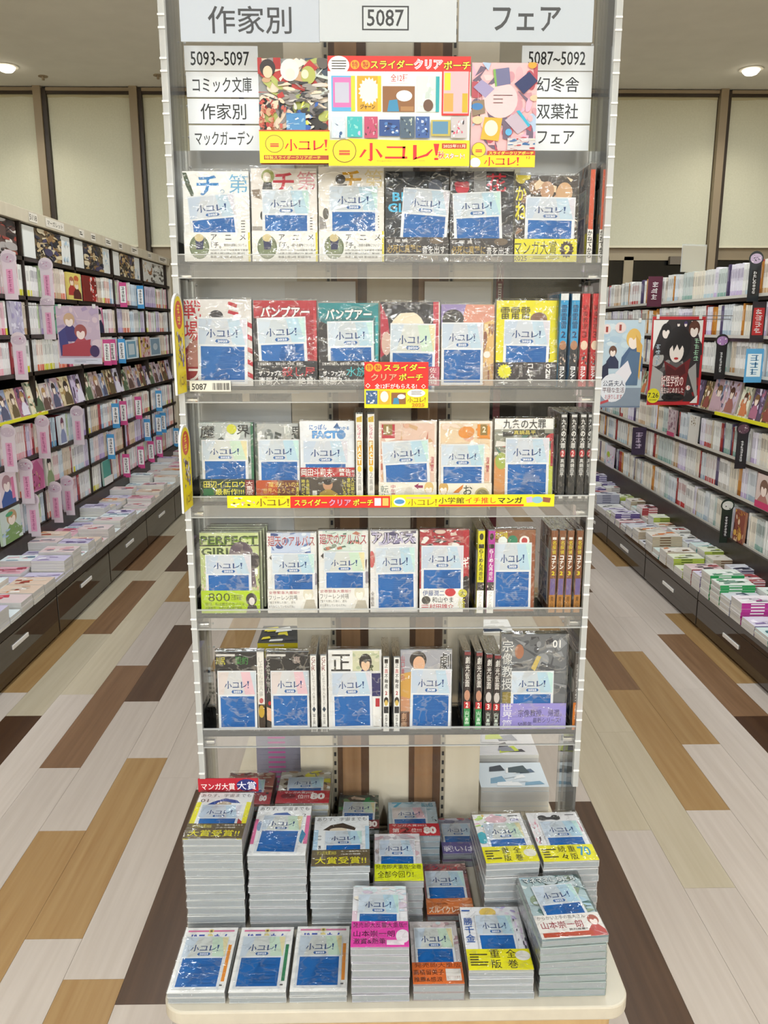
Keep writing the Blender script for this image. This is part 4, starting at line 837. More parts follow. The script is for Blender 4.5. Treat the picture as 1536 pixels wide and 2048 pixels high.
# tags on the shelf lips
E = [('r', 728, 724, 858, 816, 'd42420'), ('r', 728, 778, 858, 816, YEL), ('e', 739, 735, 8, 8, 'f0a020'), ('e', 756, 735, 8, 8, 'f0a020'), ('t', '特', 734, 730, 744, 740, 'a82018', .02), ('t', '製', 751, 730, 761, 740, 'a82018', .02), ('o', 'スライダー', 768, 728, 851, 742, 'f8e83c', '8a1a10'),
     ('o', 'クリア', 742, 747, 794, 761, 'f0a080', 'b02018'), ('o', 'ポーチ', 798, 747, 846, 761, 'f8e83c', '8a1a10'), ('t', '全12種がもらえる!', 750, 767, 834, 777, 'ffffff', .04), ('t', '◇', 731, 766, 741, 776, 'f8f0e0'), ('t', '◇', 843, 768, 852, 777, 'f8f0e0'),
     ('r', 732, 781, 755, 808, '3a5a8a'), ('a', 733, 782, 754, 807, ['f0f2f4', 'd8e0e6', '5a7aa8'], 8, 3), ('r', 758, 781, 780, 808, 'd8a830'), ('e', 769, 793, 8, 11, 'f4ecd8'), ('r', 783, 785, 812, 808, '8a5c34'), ('e', 803, 793, 8, 5, 'e0e4ea'), ('p', [(786, 808), (788, 796), (797, 795), (799, 808)], '3a86b0'), ('e', 833, 786, 18, 8, 'f6f2ee'), ('l', 823, 782, 844, 791, 3, 'c8a8a0', 4), ('g', 815, 794, 853, 805, '9a7018'), ('t', '2025', 824, 806, 850, 814, 'c88a18', .04)]
sign('campaign_tag', 729, 724, 857, 816, 1.682, E, 'red and yellow campaign tag hanging on the second shelf lip', mat('tag_yellow', 'f0dc20', .3), 'tag')
E = [('r', 455, 990, 782, 1016, YEL), ('a', 462, 994, 510, 1014, ['2c2a2c', 'f0e8dc', 'c8a890', 'e8e4de'], 12, 5), ('g', 512, 996, 580, 1013, '8a6a14'), ('t', '小学館コミックコレクション', 525, 992, 570, 996, 'c05a28', .03), ('r', 581, 992, 780, 1016, 'd42420'), ('o', 'スライダー', 589, 998, 654, 1012, 'f8e83c', '8a1a10'), ('o', 'クリア', 658, 998, 702, 1012, 'f0a0b8', '8a1a50'), ('o', 'ポーチ', 706, 998, 746, 1012, 'f8e83c', '8a1a10'), ('r', 749, 996, 762, 1012, 'd8e0e8'), ('r', 765, 996, 777, 1012, 'e8b860')]
sign('shelf_strip', 455, 991, 782, 1016, 1.6845, E, 'yellow and red lettered strip on the left of the third shelf lip', mat('tag_yellow', 'f0dc20', .3), 'shelf strip')
E = [('r', 783, 988, 1110, 1014, YEL), ('e', 799, 1003, 12, 9, 'e8e8e4'), ('e', 799, 1003, 10, 5, '4a8ac0'), ('g', 815, 997, 875, 1012, 'a07814'), ('r', 812, 993, 862, 997, 'f0b080'), ('t', '小学館', 877, 994, 928, 1007, '3a2c14', .03), ('t', 'イチ推し', 931, 994, 992, 1007, 'd03020', .03), ('t', 'マンガ', 996, 994, 1045, 1007, '3a2c14', .03), ('r', 877, 1009, 1048, 1013, 'd03020'), ('p', [(1052, 995), (1064, 993), (1066, 1005), (1054, 1006)], 'c0a8d0'), ('e', 1075, 1000, 11, 7, '88b8c8'), ('p', [(1086, 994), (1102, 996), (1100, 1006), (1086, 1004)], '8a5040')]
sign('shelf_strip', 783, 989, 1109, 1014, 1.6845, E, 'yellow lettered strip on the right of the third shelf lip', mat('tag_yellow', 'f0dc20', .3), 'shelf strip')
bars = []; q_ = random.Random(3); xb_ = 425.
while xb_ < 457:
    w_ = q_.choice([.8, .8, 1.6]); bars.append(('r', xb_, 766, xb_ + w_, 780, '3a3634')); xb_ += w_ + q_.choice([.8, .8, 1.5])
sign('barcode_label', 380, 762, 461, 783, 1.6845, [('r', 380, 762, 461, 783, 'dcdad2'), ('t', '5087', 384, 767, 414, 780, '3a3634', .02)] + bars, 'small white number label with a barcode on the second shelf lip', mat('label_white', 'dcdad2', .4), 'label')
# round-topped yellow side talkers at the left ends of two shelves
for z0, z1, E, lb in ((SH[1] - .01, SH[1] + .185, 0, 'yellow round-topped talker board at the left end of the second shelf'), (SH[2] - .005, SH[2] + .17, 1, 'yellow round-topped talker board at the left end of the third shelf')):
    w, h = .078, z1 - z0
    t = empty('talker_board', (-.377, 1.655, z0), (0, 0, PI / 2 - .03), lb, 'shelf talker')
    pts = [(-w / 2, 0), (w / 2, 0), (w / 2, h - w / 2)] + [(w / 2 * math.cos(a), h - w / 2 + w / 2 * math.sin(a)) for a in [i * PI / 12 for i in range(1, 12)]] + [(-w / 2, h - w / 2)]
    prism('board', pts, 0, .004, mat('talker_white', 'e6e4dc', .4), t)
    P = Print((0, 0, 100, 200), w, h, -.0004); P.ell(50, 50, 46, 45, YEL); P.rect(4, 50, 96, 198, YEL); P.ell(50, 42, 34, 28, 'd04a20'); P.scrib(34, 22, 66, 64, 2, 'f8e040', 3); P.art(18, 75, 82, 145, ['e8e4de', '5a5aa0', 'c8b8b0', '8a8ad0', '6a4a48'], 16, 6); P.logo(20, 160, 80, 185, '8a6a14'); P.make('board_print', t)

# ================================================================== COMICS ON THE RACK
PAGEM = noisy('page_block', '9ca1a5', 'b0b5b8', (3, 3, 900), .7, .2, detail=2)
def leaflet_mesh(v):
    tint = [['c4cad4', 'b6cbdc', 'd0cdd8', 'b9c6d8'], ['c2cad2', 'aecbdc', 'bcdcd8', 'c6d2e0'], ['cccccf', 'dcb6c0', 'c0cad4', 'd4c8c6'], ['cacdca', 'c0d6c2', 'dcd2a4', 'bfcbd8']][v]  # pastel tones paint an iridescent sheen into the silver print
    P = Print((0, 0, 100, 140), 1, 1, -.0003); P.step = 3e-5
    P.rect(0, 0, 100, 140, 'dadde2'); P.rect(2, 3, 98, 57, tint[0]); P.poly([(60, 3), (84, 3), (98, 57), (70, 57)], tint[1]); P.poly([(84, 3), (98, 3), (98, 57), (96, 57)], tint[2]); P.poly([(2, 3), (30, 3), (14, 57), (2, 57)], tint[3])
    P.logo(17, 24, 82, 43, '123a74'); P.poly([(38, 46), (62, 46), (65, 50), (62, 54), (38, 54), (35, 50)], '2a5c9c'); P.text('2025', 40, 47.5, 60, 52.5, 'f0f4f8', .03)
    P.rect(6, 61, 94, 135, '0058a2'); P.lines(16, 67, 86, 130, 15, '5c96d0', v, .14)
    P.poly([(8, 63), (50, 63), (30, 133), (8, 133)], '045faa')
    return mesh('leaflet_print', P.V, P.F, PRINT, P.C)
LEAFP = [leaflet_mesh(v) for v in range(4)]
LEAFB = mesh('leaflet', boxv((-.5, -.0002, 0), (.5, .0002, 1)), BOXF, mat('leaflet_paper', 'e9ebee', .3))
def wrap_mesh(seed):
    """crinkled film round a unit book: x -.5...5, y -1..0, z 0..1"""
    q = random.Random(seed); nx, nz = 7, 9; V, F = [], []
    for j in range(nz + 1):
        for i in range(nx + 1):
            e = i in (0, nx) or j in (0, nz)
            V.append((-.5 + i / nx + (0 if i in (0, nx) else q.uniform(-.03, .03)), -1.0 + (0 if e else q.uniform(-.07, .05)), j / nz + (0 if j in (0, nz) else q.uniform(-.02, .02))))
    for j in range(nz):
        for i in range(nx): a = j * (nx + 1) + i; F.append((a, a + 1, a + nx + 2, a + nx + 1))
    n = len(V); V += [(-.5, 0, 0), (.5, 0, 0), (.5, 0, 1), (-.5, 0, 1)]
    def edge(ids, b0, b1):
        for k in range(len(ids) - 1):
            t0, t1 = k / (len(ids) - 1), (k + 1) / (len(ids) - 1)
            A = [V[b0][c] + (V[b1][c] - V[b0][c]) * t0 for c in range(3)]; B = [V[b0][c] + (V[b1][c] - V[b0][c]) * t1 for c in range(3)]
            m_ = len(V); V.append(tuple(A)); V.append(tuple(B)); F.append((ids[k], m_, m_ + 1, ids[k + 1]))
    edge([i for i in range(nx + 1)], n, n + 1); edge([nz * (nx + 1) + i for i in range(nx + 1)], n + 3, n + 2)
    edge([j * (nx + 1) for j in range(nz + 1)], n, n + 3); edge([j * (nx + 1) + nx for j in range(nz + 1)], n + 1, n + 2)
    m = mesh('shrink_wrap', V, F, WRAP); return m
WRAPS = [wrap_mesh(i) for i in range(6)]
BM = {}
def book_meshes(w, h, t, col):
    k = (round(w, 4), round(h, 4), round(t, 4), col)
    if k in BM: return BM[k]
    e = .0006
    V, F = [], []
    for a, b in (((-w / 2, -t, 0), (w / 2, -t + e, h)), ((-w / 2, -e, 0), (w / 2, 0, h)), ((w / 2 - e, -t + e, 0), (w / 2, -e, h))):
        n = len(V); V += boxv(a, b); F += [tuple(i + n for i in f) for f in BOXF]
    BM[k] = (mesh('cover', V, F, mat('cover_' + col, col, .32)), mesh('pages', boxv((-w / 2 + .001, -t + e, .0015), (w / 2 - e, -e, h - .0015)), BOXF, PAGEM))
    return BM[k]
def comic(loc, rot, w, h, t, col, E, rect, label, leaf=None, band=None, group=None, wrap=True, spine=None, wrapn=None):
    """a shrink-wrapped comic: cover (front at local -y, spine at +x), pages, leaflet, belly band, film"""
    o = empty('comic', loc, rot, label, 'comic', group)
    cm, pg = book_meshes(w, h, t, col)
    c = ob('cover', cm, o); ob('pages', pg, o)
    y = -t - .0002
    if E:
        P = spec(Print(rect, w, h, y), E); P.make('cover_print', c); y -= P.n * P.step
    if spine:
        P = spec(Print((0, 0, 10, 100), t, h, -.0002), spine); P.make('spine_print', c, loc=(w / 2, -t / 2, 0), rot=(0, 0, PI / 2))
    if leaf:
        x0, y0, x1, y1 = leaf[:4]; r = leaf[4] if len(leaf) > 4 else 0; v = leaf[5] if len(leaf) > 5 else R.randrange(4)
        rx0, ry0, rx1, ry1 = rect; kx, kz = w / (rx1 - rx0), h / (ry1 - ry0)
        y -= .0006
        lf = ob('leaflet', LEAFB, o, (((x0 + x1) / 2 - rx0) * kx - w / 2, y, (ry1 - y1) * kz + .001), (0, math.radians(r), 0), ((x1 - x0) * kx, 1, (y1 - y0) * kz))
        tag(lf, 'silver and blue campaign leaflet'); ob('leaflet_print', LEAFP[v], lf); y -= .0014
    if band:
        y0, bc, BE = band; bh = (rect[3] - y0) / (rect[3] - rect[1]) * h
        bo = box('belly_band', (-w / 2 - .0003, y - .0004, .0003), (w / 2 + .0005, y, bh), mat('band_' + bc, bc, .35), o)
        P = spec(Print((rect[0], y0, rect[2], rect[3]), w, bh, y - .0006), BE)
        if P.V: P.make('band_print', bo)
        y -= .0006 + P.n * P.step
    if wrap:
        ob('shrink_wrap', WRAPS[R.randrange(6) if wrapn is None else wrapn], o, (0, .0002, -.0004), (0, 0, 0), (w + .0016, -y + .0012, h + .004))
    return o
YBK = 1.708
def shelf_book(sh, rect, col, E, label, leaf=None, band=None, t=.016, lean=4, copies=0, wrap=True):
    x0, y0, x1, y1 = rect; a = atY(x0, y1, YBK); b = atY(x1, y1, YBK); top = atY(x0, y0, YBK)[2]
    z = SH[sh]; w = b[0] - a[0] - .002; h = top - z
    loc = ((a[0] + b[0]) / 2, YBK + t, z + .0008)
    comic(loc, (-math.radians(lean), 0, 0), w, h, t, col, E, rect, label, leaf, band, wrap=wrap)
    for k in range(copies):
        comic((loc[0] + .004 * (k + 1), loc[1] + (t + .0012) * (k + 1), loc[2] + .001 * k), (-math.radians(lean), 0, 0), w, h, t, col, None, rect, '%s copy behind the lime green comic on the fourth shelf' % ORD[k], group='copies behind the lime comic', wrapn=1)
def shelf_spine(sh, rect, col, S, label, group=None, t=None, side=None, yf=None, lean=0, depth=.113, Eside=None):
    """book standing spine out; rect is the spine in the photo, S is drawn in 10 x 100 units"""
    x0, y0, x1, y1 = rect; Y = yf or 1.70
    a = atY(x0, y1, Y); b = atY(x1, y1, Y); top = atY(x0, y0, Y)[2]; z = SH[sh]; t = t or (b[0] - a[0]); h = min(top - z, .186)
    o = comic((b[0], Y + depth / 2 + .0, z + .0008), (0, math.radians(lean), -PI / 2), depth, h, t - .0008, col, Eside or [('r', 0, 0, 100, 100, col), ('a', 0, 0, 100, 100, [col, 'c8c4c0', '8a8680'], 6, int(x0))], (0, 0, 100, 100), label, (6, 25, 88, 92, 0, 1), None, group, True, S)
    return o
W_, K_ = 'eae7e2', '201e1e'
# ---- first shelf
for i, (r, tc, tc2, col, lr, lb) in enumerate([((370, 342, 503, 527), '2a78b8', '6aa8d0', 'e6e6e4', (387, 390, 482, 505, -5), 'blue'), ((505, 336, 637, 527), 'c02438', 'd08a94', 'e2dcd8', (526, 380, 622, 500, 0), 'red'), ((638, 332, 769, 527), 'd8a428', 'e0d0a0', 'e4e0da', (659, 372, 757, 495, 0), 'yellow')]):
    x0, y0, x1, y1 = r
    E = [('r', x0, y0, x1, y1, col), ('t', 'チ', x0 + 28 + 16 * (i > 0), y0 + 8, x0 + 72 + 14 * (i > 0), y0 + 50, tc, .02), ('t', '第', x0 + 92, y0 + 6, x1 - 2, y0 + 44, tc2, .0), ('t', '。', x0 + 74, y0 + 36, x0 + 84, y0 + 46, 'a8b8c8'), ('l', x1 - 18, y0 + 100, x1 - 10, y0 + 128, 5, '5a5652', 2)]
    if i == 0: E += [('p', [(370, 345), (378, 345), (392, 388), (388, 397), (376, 370)], '3c4a34'), ('p', [(384, 462), (392, 455), (392, 470), (384, 470)], '3a3c3a')]
    if i == 1: E += [('e', 539, 352, 13, 14, '98a05a'), ('e', 537, 354, 8, 10, 'e0d4c4'), ('p', [(530, 364), (546, 364), (550, 385), (526, 385)], '2a2826'), ('p', [(506, 380), (522, 378), (528, 400), (510, 394)], '8a7a6a'), ('e', 526, 432, 4, 9, '2c2a28'), ('r', 506, 454, 526, 462, '9a948e')]
    if i == 2: E += [('e', 682, 358, 10, 10, '4a4644'), ('p', [(665, 371), (695, 368), (693, 376), (664, 378)], '3a3634'), ('e', 652, 428, 6, 12, '5a544c'), ('p', [(639, 432), (650, 440), (654, 458), (639, 460)], '8a8684')]
    by = 467 - (3 if i else 0)
    B = [('r', x0, by, x1, y1, 'e9e8e4'), ('e', x0 + 30, 497, 20, 25, '5f6a4c'), ('e', x0 + 30, 500, 17, 20, '7a8464'), ('p', [(x0 + 22, 480), (x0 + 40, 480), (x0 + 37, 502), (x0 + 24, 502)], '2c2f52'), ('e', x0 + 30, 478, 9, 8, 'c8b888'),
         ('t', 'ア', x0 + 54, 471, x0 + 66, 483, '3a3836'), ('t', 'ニ', x0 + 82, 472, x0 + 95, 482, '3a3836'), ('t', 'メ', x0 + 112, 471, x0 + 124, 483, '3a3836'), ('t', '『チ。', x0 + 54, 486, x0 + 74, 500, '3a3836'), ('t', '-地球の運動について-』', x0 + 78, 490, x0 + 125, 496, '6a6866', .01), ('t', '10月5日(土)よりNHK総合で放送', x0 + 52, 501, x0 + 128, 506, '6a6866', .01), ('t', '毎週土曜23時45分 第2話', x0 + 52, 508, x0 + 122, 513, '6a6866', .01), ('t', '毎週土曜24時 第3話放送', x0 + 52, 515, x0 + 118, 520, '6a6866', .01), ('r', x1 - 4, by, x1, y1, 'd8cc3a')]
    shelf_book(0, r, col, E, 'white comic with a large %s katakana title and illustrated white band on the top shelf' % lb, lr + (1 if i else 0,), (by, 'e9e8e4', B), t=.02)
def dark_jazz(r, E, lr, lb):
    x0, y0, x1, y1 = r
    B = [('r', x0, 475, x1, y1, '3a3432'), ('t', '石 塚 真 一', x0 + 2, 479, x0 + 62, 486, 'd8d4d0', .01), ('e', x1 - 24, 482, 14, 7, '6a5a48'), ('o', '必死に真摯に', x0 + 3, 490, x0 + 72, 507, 'b89a50', '2a2420'), ('o', '音を出す', x0 + 74, 492, x1 - 6, 509, 'e6e2de', '2a2420'), ('r', x0, 508, x1, 509.5, '6a625c'), ('t', 'ジャズ成長物語', x0 + 16, 511, x1 - 20, 522, '8a7868', .01)]
    shelf_book(0, r, '26262a', E, lb, lr, (475, '3a3432', B), t=.018)
dark_jazz((770, 342, 897, 525), [('r', 770, 342, 897, 525, '26282c'), ('a', 770, 342, 897, 480, ['1c1e22', '34363c', '2c2e36', '464a52'], 12, 3), ('t', 'B', 784, 384, 800, 402, '48b4e0', .03), ('t', 'L', 802, 384, 812, 402, '48b4e0', .03), ('t', 'GIANT', 775, 406, 860, 424, '48b4e0', .03), ('e', 870, 372, 14, 14, '4a5060')], (798, 378, 892, 500, 4, 0), 'black comic with cyan capital letters and a dark lettered band on the top shelf')
dark_jazz((898, 342, 1025, 522), [('r', 898, 342, 1025, 522, '2e2c2e'), ('a', 898, 342, 1025, 480, ['24242a', '3a383c', '56545a', '4a464a'], 12, 4), ('r', 945, 342, 970, 395, '8a8a8c'), ('o', '花', 970, 347, 1010, 382, 'c8283c', '5a2028'), ('e', 922, 375, 14, 12, 'c02438'), ('e', 912, 368, 6, 6, 'a81c30'), ('e', 930, 368, 6, 6, 'a81c30')], (908, 384, 1005, 500, -3, 1), 'black comic with red blossom lettering and a dark lettered band on the top shelf')
r = (1027, 350, 1152, 522)
shelf_book(0, r, '3a3430', [('r', 1027, 350, 1152, 522, '443c36'), ('a', 1027, 350, 1152, 470, ['c8a080', '8a6a50', 'd0c040', '302826', 'e0c8a8'], 18, 6), ('o', 'か', 1027, 372, 1049, 400, 'd8cc28', '3a3028'), ('o', 'ね', 1027, 402, 1049, 438, 'd8cc28', '3a3028'), ('e', 1090, 380, 14, 18, 'b89070'), ('e', 1125, 384, 16, 20, 'c8a078')], 'brown comic with yellow brush title and yellow award band on the top shelf', (1046, 394, 1146, 500, 1, 0),
           (476, 'd8cf22', [('r', 1027, 476, 1152, 522, 'd8cf22'), ('t', 'マンガ大賞', 1026, 480, 1112, 508, '3a3420', .0), ('t', '2025', 1026, 510, 1052, 520, '3a3420', .01), ('r', 1026, 508, 1114, 509, '3a3420'), ('b', 1132, 497, 15, 18, '3a2418'), ('t', '9', 1126, 488, 1138, 507, 'e8d840', .04), ('l', 1064, 511, 1118, 518, 2, '6a6228', 2)]))
for i, x in enumerate((1172, 1196)):
    shelf_spine(0, (x, 306, x + 12, 500), '2c2420', [('r', 0, 0, 10, 100, '5a5450'), ('r', 1, 6, 9, 66, 'c8502c'), ('r', 0, 66, 10, 100, 'e4e0dc'), ('v', 'かねてから', 1, 67, 9, 96, '2a2624', .03)], 'orange spined comic standing at the right end of the top shelf, %s one' % ['inner', 'outer'][i], 'orange spined pair', depth=.128,
                Eside=[('r', 0, 0, 100, 100, '8a8480'), ('a', 0, 0, 100, 60, ['c8a080', '5a4a40', 'b8b4b0'], 10, 2), ('r', 0, 70, 100, 100, 'd0c828')])
# ---- second shelf
r = (373, 600, 508, 778)
shelf_book(1, r, 'c8c4c2', [('r', 373, 600, 508, 778, 'cfcbc9'), ('p', [(373, 700), (420, 650), (440, 778), (373, 778)], '8a2a30')] + [('p', [(462, 604 + 17 * k), (480 + k * 2, 610 + 17 * k), (478 + k * 2, 617 + 17 * k), (460, 611 + 17 * k)], 'b02434') for k in range(4)] + [('p', [(490, 640 + 26 * k), (508, 650 + 26 * k), (508, 660 + 26 * k), (490, 650 + 26 * k)], 'b02434') for k in range(5)] + [('e', 437, 634, 14, 12, '2a2628'), ('p', [(380, 690), (400, 680), (402, 740), (376, 745)], 'a8746a'), ('t', '戦', 372, 602, 407, 640, 'b41c2c', .02), ('t', '場', 373, 644, 400, 684, 'b41c2c', .02), ('r', 373, 738, 405, 778, '8a1c24'), ('t', 'フ', 378, 742, 402, 768, 'e0d8d4', .03)],
           'white comic with red kanji and red stripes on the second shelf', (397, 638, 497, 774, 1, 0), t=.02)
for rr, c, c2, lb, lr, bt in (((510, 602, 636, 778), 'a8202c', 'b83a40', 'red', (520, 637, 618, 765, -2, 1), '殺し屋'), ((638, 607, 758, 778), '1f7f86', '2a9aa0', 'teal', (657, 645, 750, 770, -1, 1), '水族館')):
    x0, y0, x1, y1 = rr
    shelf_book(1, rr, c, [('r', x0, y0, x1, y1, c), ('r', x0, y0 + 30, x1, y1, {'red': '9a1c28', 'teal': '2c6a70'}[lb]), ('r', x1 - 6, y0 + 26, x1, y1, c2), ('p', [(x0, y0 + 35), (x0 + 20, y0 + 45), (x0 + 16, y1), (x0, y1)], '2c2628'), ('o', 'バンプアー', x0 + 14, y0 + 12, x1 - 14, y0 + 34, 'ece8e6', '5a2a2c' if lb == 'red' else '1c4a4c', .03)],
               '%s comic with slanted white title and a black lettered band on the second shelf' % lb, lr,
               (726, '28262a', [('r', x0, 726, x1, 778, '28262a'), ('t', '王道を打ち砕く、衝撃の殺し屋伝説、開幕。', x0 + 6, 729, x0 + 95, 735, 'd8d4d2', .02), ('t', 'ザ・ファブル', x0 + 8, 746, x0 + 54, 757, 'e8e4e2', .03), ('o', bt, x0 + 55, 738, x1 - 4, 758, 'b02430' if lb == 'red' else '3ab0b8', '1a1818', .04), ('t', '南勝久', x0 + 8, 759, x0 + 50, 775, 'e8e4e2', .03), ('t', '先生、圧倒的', x0 + 52, 763, x0 + 86, 771, 'd0ccca', .01), ('t', '絶賛!', x0 + 88, 760, x1 - 4, 774, 'e8e4e2', .04)]))
r = (760, 605, 879, 778)
shelf_book(1, r, '3a3436', [('r', 760, 605, 879, 778, '3c383a'), ('e', 815, 660, 34, 36, 'e4d4bc'), ('p', [(770, 612), (860, 610), (856, 640), (835, 626), (800, 628), (778, 650)], '2a2628'), ('p', [(760, 607), (775, 640), (782, 700), (760, 720)], 'a8243a'), ('e', 772, 690, 10, 24, 'c8a89c'), ('r', 866, 605, 879, 740, 'b83a48'), ('r', 877, 605, 879, 778, 'e0dcd8'), ('r', 830, 738, 879, 778, 'b8405a')], 'dark comic with a pale forehead and crimson edge on the second shelf', (778, 650, 869, 790, 1, 3), (738, 'b8405a', [('v', '佐久間', 859, 740, 873, 776, 'f0dcdc', .02), ('r', 760, 738, 780, 778, '8a2a40')]))
r = (880, 610, 987, 778)
shelf_book(1, r, 'b89a90', [('r', 880, 610, 987, 778, 'b89878'), ('p', [(880, 610), (940, 610), (920, 660), (880, 660)], '9080b0'), ('p', [(930, 610), (987, 612), (987, 660), (920, 650)], 'd0907c'), ('e', 904, 640, 22, 20, '3a3634'), ('p', [(962, 650), (987, 640), (987, 730), (964, 740)], 'd8b070'), ('a', 962, 650, 987, 778, ['a87850', 'e0c898', '8a5a48', 'c8a060'], 14, 8), ('e', 973, 713, 7, 7, 'e8e0d8')], 'purple and orange comic almost covered by its leaflet on the second shelf', (881, 648, 965, 777, 0, 0))
r = (989, 602, 1113, 778)
shelf_book(1, r, 'd8ce14', [('r', 989, 602, 1113, 778, 'dcd212'), ('o', '雷雷雷', 998, 616, 1056, 640, '3a3420', 'b0a820', .03), ('e', 1074, 640, 17, 14, '7a5a48'), ('t', '1', 1092, 696, 1098, 722, '2a2620', .02)], 'bright yellow comic with black kanji title and dark band on the second shelf', (1003, 643, 1095, 765, 1, 0),
           (729, '3a3434', [('r', 989, 729, 1113, 778, '383234'), ('b', 1007, 748, 15, 16, 'd8d420', 16), ('a', 1024, 732, 1050, 776, ['4a4244', '5a5050', '302a2c'], 8, 4), ('v', 'コトヤマ', 1054, 732, 1064, 774, 'e8e4e2', .02), ('v', 'ONE', 1090, 732, 1099, 764, 'e8e4e2', .03), ('v', '絶賛面白', 1036, 734, 1043, 760, 'a8a4a2', .01), ('l', 995, 766, 1032, 775, 2, 'c8c4c2', 3, .5)]))
for i, (x, c, d_) in enumerate([(1114, '2a92c8', '2a2c34'), (1136, '2a92c8', '2a2c34'), (1156, 'c02a30', 'b0242c'), (1177, 'c02a30', 'b0242c')]):
    shelf_spine(1, (x, 574, x + 16, 756), c, [('r', 0, 0, 10, 100, c), ('r', 0, 0, 10, 7, 'd8dce0' if i < 2 else c), ('v', ['雷雷雷', '戦奏教室'][i // 2], 1.5, 12, 8.5, 38, '1c2c50' if i < 2 else '6a1014', .03), ('t', str(i // 2 + 2), 2, 40, 8, 47, '1c3c68' if i < 2 else '7a1418', .03), ('r', 0, 56, 10, 100, d_), ('e', 5, 55, 4.5, 5, 'a8785a' if i < 2 else 'e0c8b0'), ('a', 0, 60, 10, 76, ['8a8688', '3a3638', 'c8b0a0'], 6, i), ('v', 'ヨシアキ', 2, 78, 8, 96, 'e8e8ea', .03)],
                '%s spined comic at the right end of the second shelf, %s of its pair' % ('bright blue' if i < 2 else 'bright red', ['left', 'right'][i % 2]), 'spines at the right of the second shelf', depth=.113)
# ---- third shelf
r = (402, 848, 511, 1010)
shelf_book(2, r, '6a8a74', [('r', 402, 848, 511, 1010, 'a8aeac'), ('a', 402, 855, 511, 965, ['d8dcda', '7a8280', '4a5452', 'b8c0bc', '3a7a58'], 20, 5), ('r', 506, 848, 511, 1010, '2c6a4a'), ('t', '魔', 405, 853, 434, 880, '262626', .01), ('t', '界', 478, 853, 504, 880, '262626', .01), ('e', 468, 861, 10, 10, 'c8c838')], 'grey green comic with two black kanji and a dark green band on the third shelf', (407, 884, 500, 985, 0, 3),
           (964, '24382c', [('r', 402, 964, 511, 1010, '24382c'), ('t', '田辺イエロウ', 409, 968, 492, 982, 'e2d83c', .02), ('t', '最新作!!!', 432, 984, 490, 997, 'e2d83c', .02), ('r', 408, 984, 430, 998, '2a6a40'), ('r', 493, 966, 511, 998, '7a2a28'), ('v', '大重版', 495, 968, 508, 998, 'e8d8d0', .02)]))
r = (513, 850, 600, 1005)
shelf_book(2, r, '8a8c8c', [('r', 513, 850, 600, 1005, 'a8aaa8'), ('a', 513, 852, 600, 965, ['d8dad8', '6a706e', '3c4240', 'b8bcb8'], 18, 6), ('t', '界', 586, 856, 604, 880, '2a2a2a', .01), ('r', 513, 850, 517, 1005, '4a5a50')], 'grey comic with a partly hidden title and an orange brown band on the third shelf', (519, 882, 602, 985, 0, 1),
           (963, '6a3826', [('r', 513, 963, 600, 1005, '6a3a28'), ('r', 513, 963, 556, 1000, 'b04a20'), ('t', '魔法使いの', 538, 966, 593, 977, 'd8b85a', .01), ('t', '世界へようこそ', 527, 979, 591, 990, 'd8b85a', .01), ('v', '大重版', 594, 966, 600, 998, 'd8d060', .01)]))
r = (601, 845, 711, 1000)
shelf_book(2, r, 'dfe2e8', [('r', 601, 845, 711, 1000, 'dfe2e8'), ('o', 'にっぽん', 620, 851, 655, 862, '4a78b8', 'e8ecf2', .03), ('o', 'FACT', 626, 864, 676, 878, '5a9ad8', '2a5a98', .05), ('e', 684, 871, 9, 9, '5a8ac0'), ('p', [(668, 858), (676, 848), (682, 860)], '3a5a8a'), ('t', 'がわかる', 672, 855, 700, 862, '5a88c0', .03)], 'white comic with blue capital letters and a red photo band on the third shelf', (606, 882, 698, 990, 0, 0),
           (935, '6a5a44', [('r', 601, 935, 711, 1000, '463c34'), ('r', 601, 935, 711, 953, 'b0242c'), ('o', '岡田斗司夫、警告!!', 603, 937, 710, 951, 'eeeae6', '6a1418', .03), ('e', 656, 968, 10, 12, 'b88a6a'), ('e', 656, 962, 10, 7, '2a2220'), ('p', [(636, 1000), (640, 984), (652, 978), (662, 978), (676, 986), (680, 1000)], 'a88a3c'), ('r', 625, 980, 634, 1000, 'd8d4cc'), ('v', '時代がくる', 603, 958, 610, 998, 'd8cc50', .01), ('v', '永遠話題に', 612, 958, 619, 996, 'd8cc50', .01), ('v', 'している!', 686, 958, 693, 996, 'd8cc50', .01), ('v', '人は疑ない', 703, 955, 710, 998, 'd8cc50', .01), ('v', '意味を全', 695, 955, 702, 996, 'd8cc50', .01)]))
for i, x in enumerate((712, 735)):
    shelf_spine(2, (x, 823, x + 14, 1000), 'e8e6e2', [('r', 0, 0, 10, 100, 'e6e4e0'), ('p', [(1, 4), (9, 2), (9, 9), (1, 9)], 'c8a838'), ('v', 'にっぽん', 2.5, 12, 7.5, 28, 'd07088', .02), ('r', 1.8, 30, 8.2, 58, 'e0a830'), ('v', 'FACT', 2.5, 31, 7.5, 57, 'f6ecd0', .05, 'a8641c'), ('e', 5, 62, 3, 3.5, 'd8b848'), ('v', '2真鍋', 2.5, 66, 7.5, 88, 'a8a4a0', .01), ('r', 2, 95, 8, 97, '2a2624')],
                'white spined comic with orange capitals in the middle of the third shelf, %s one' % ['left', 'right'][i], 'white spined pair on the third shelf')
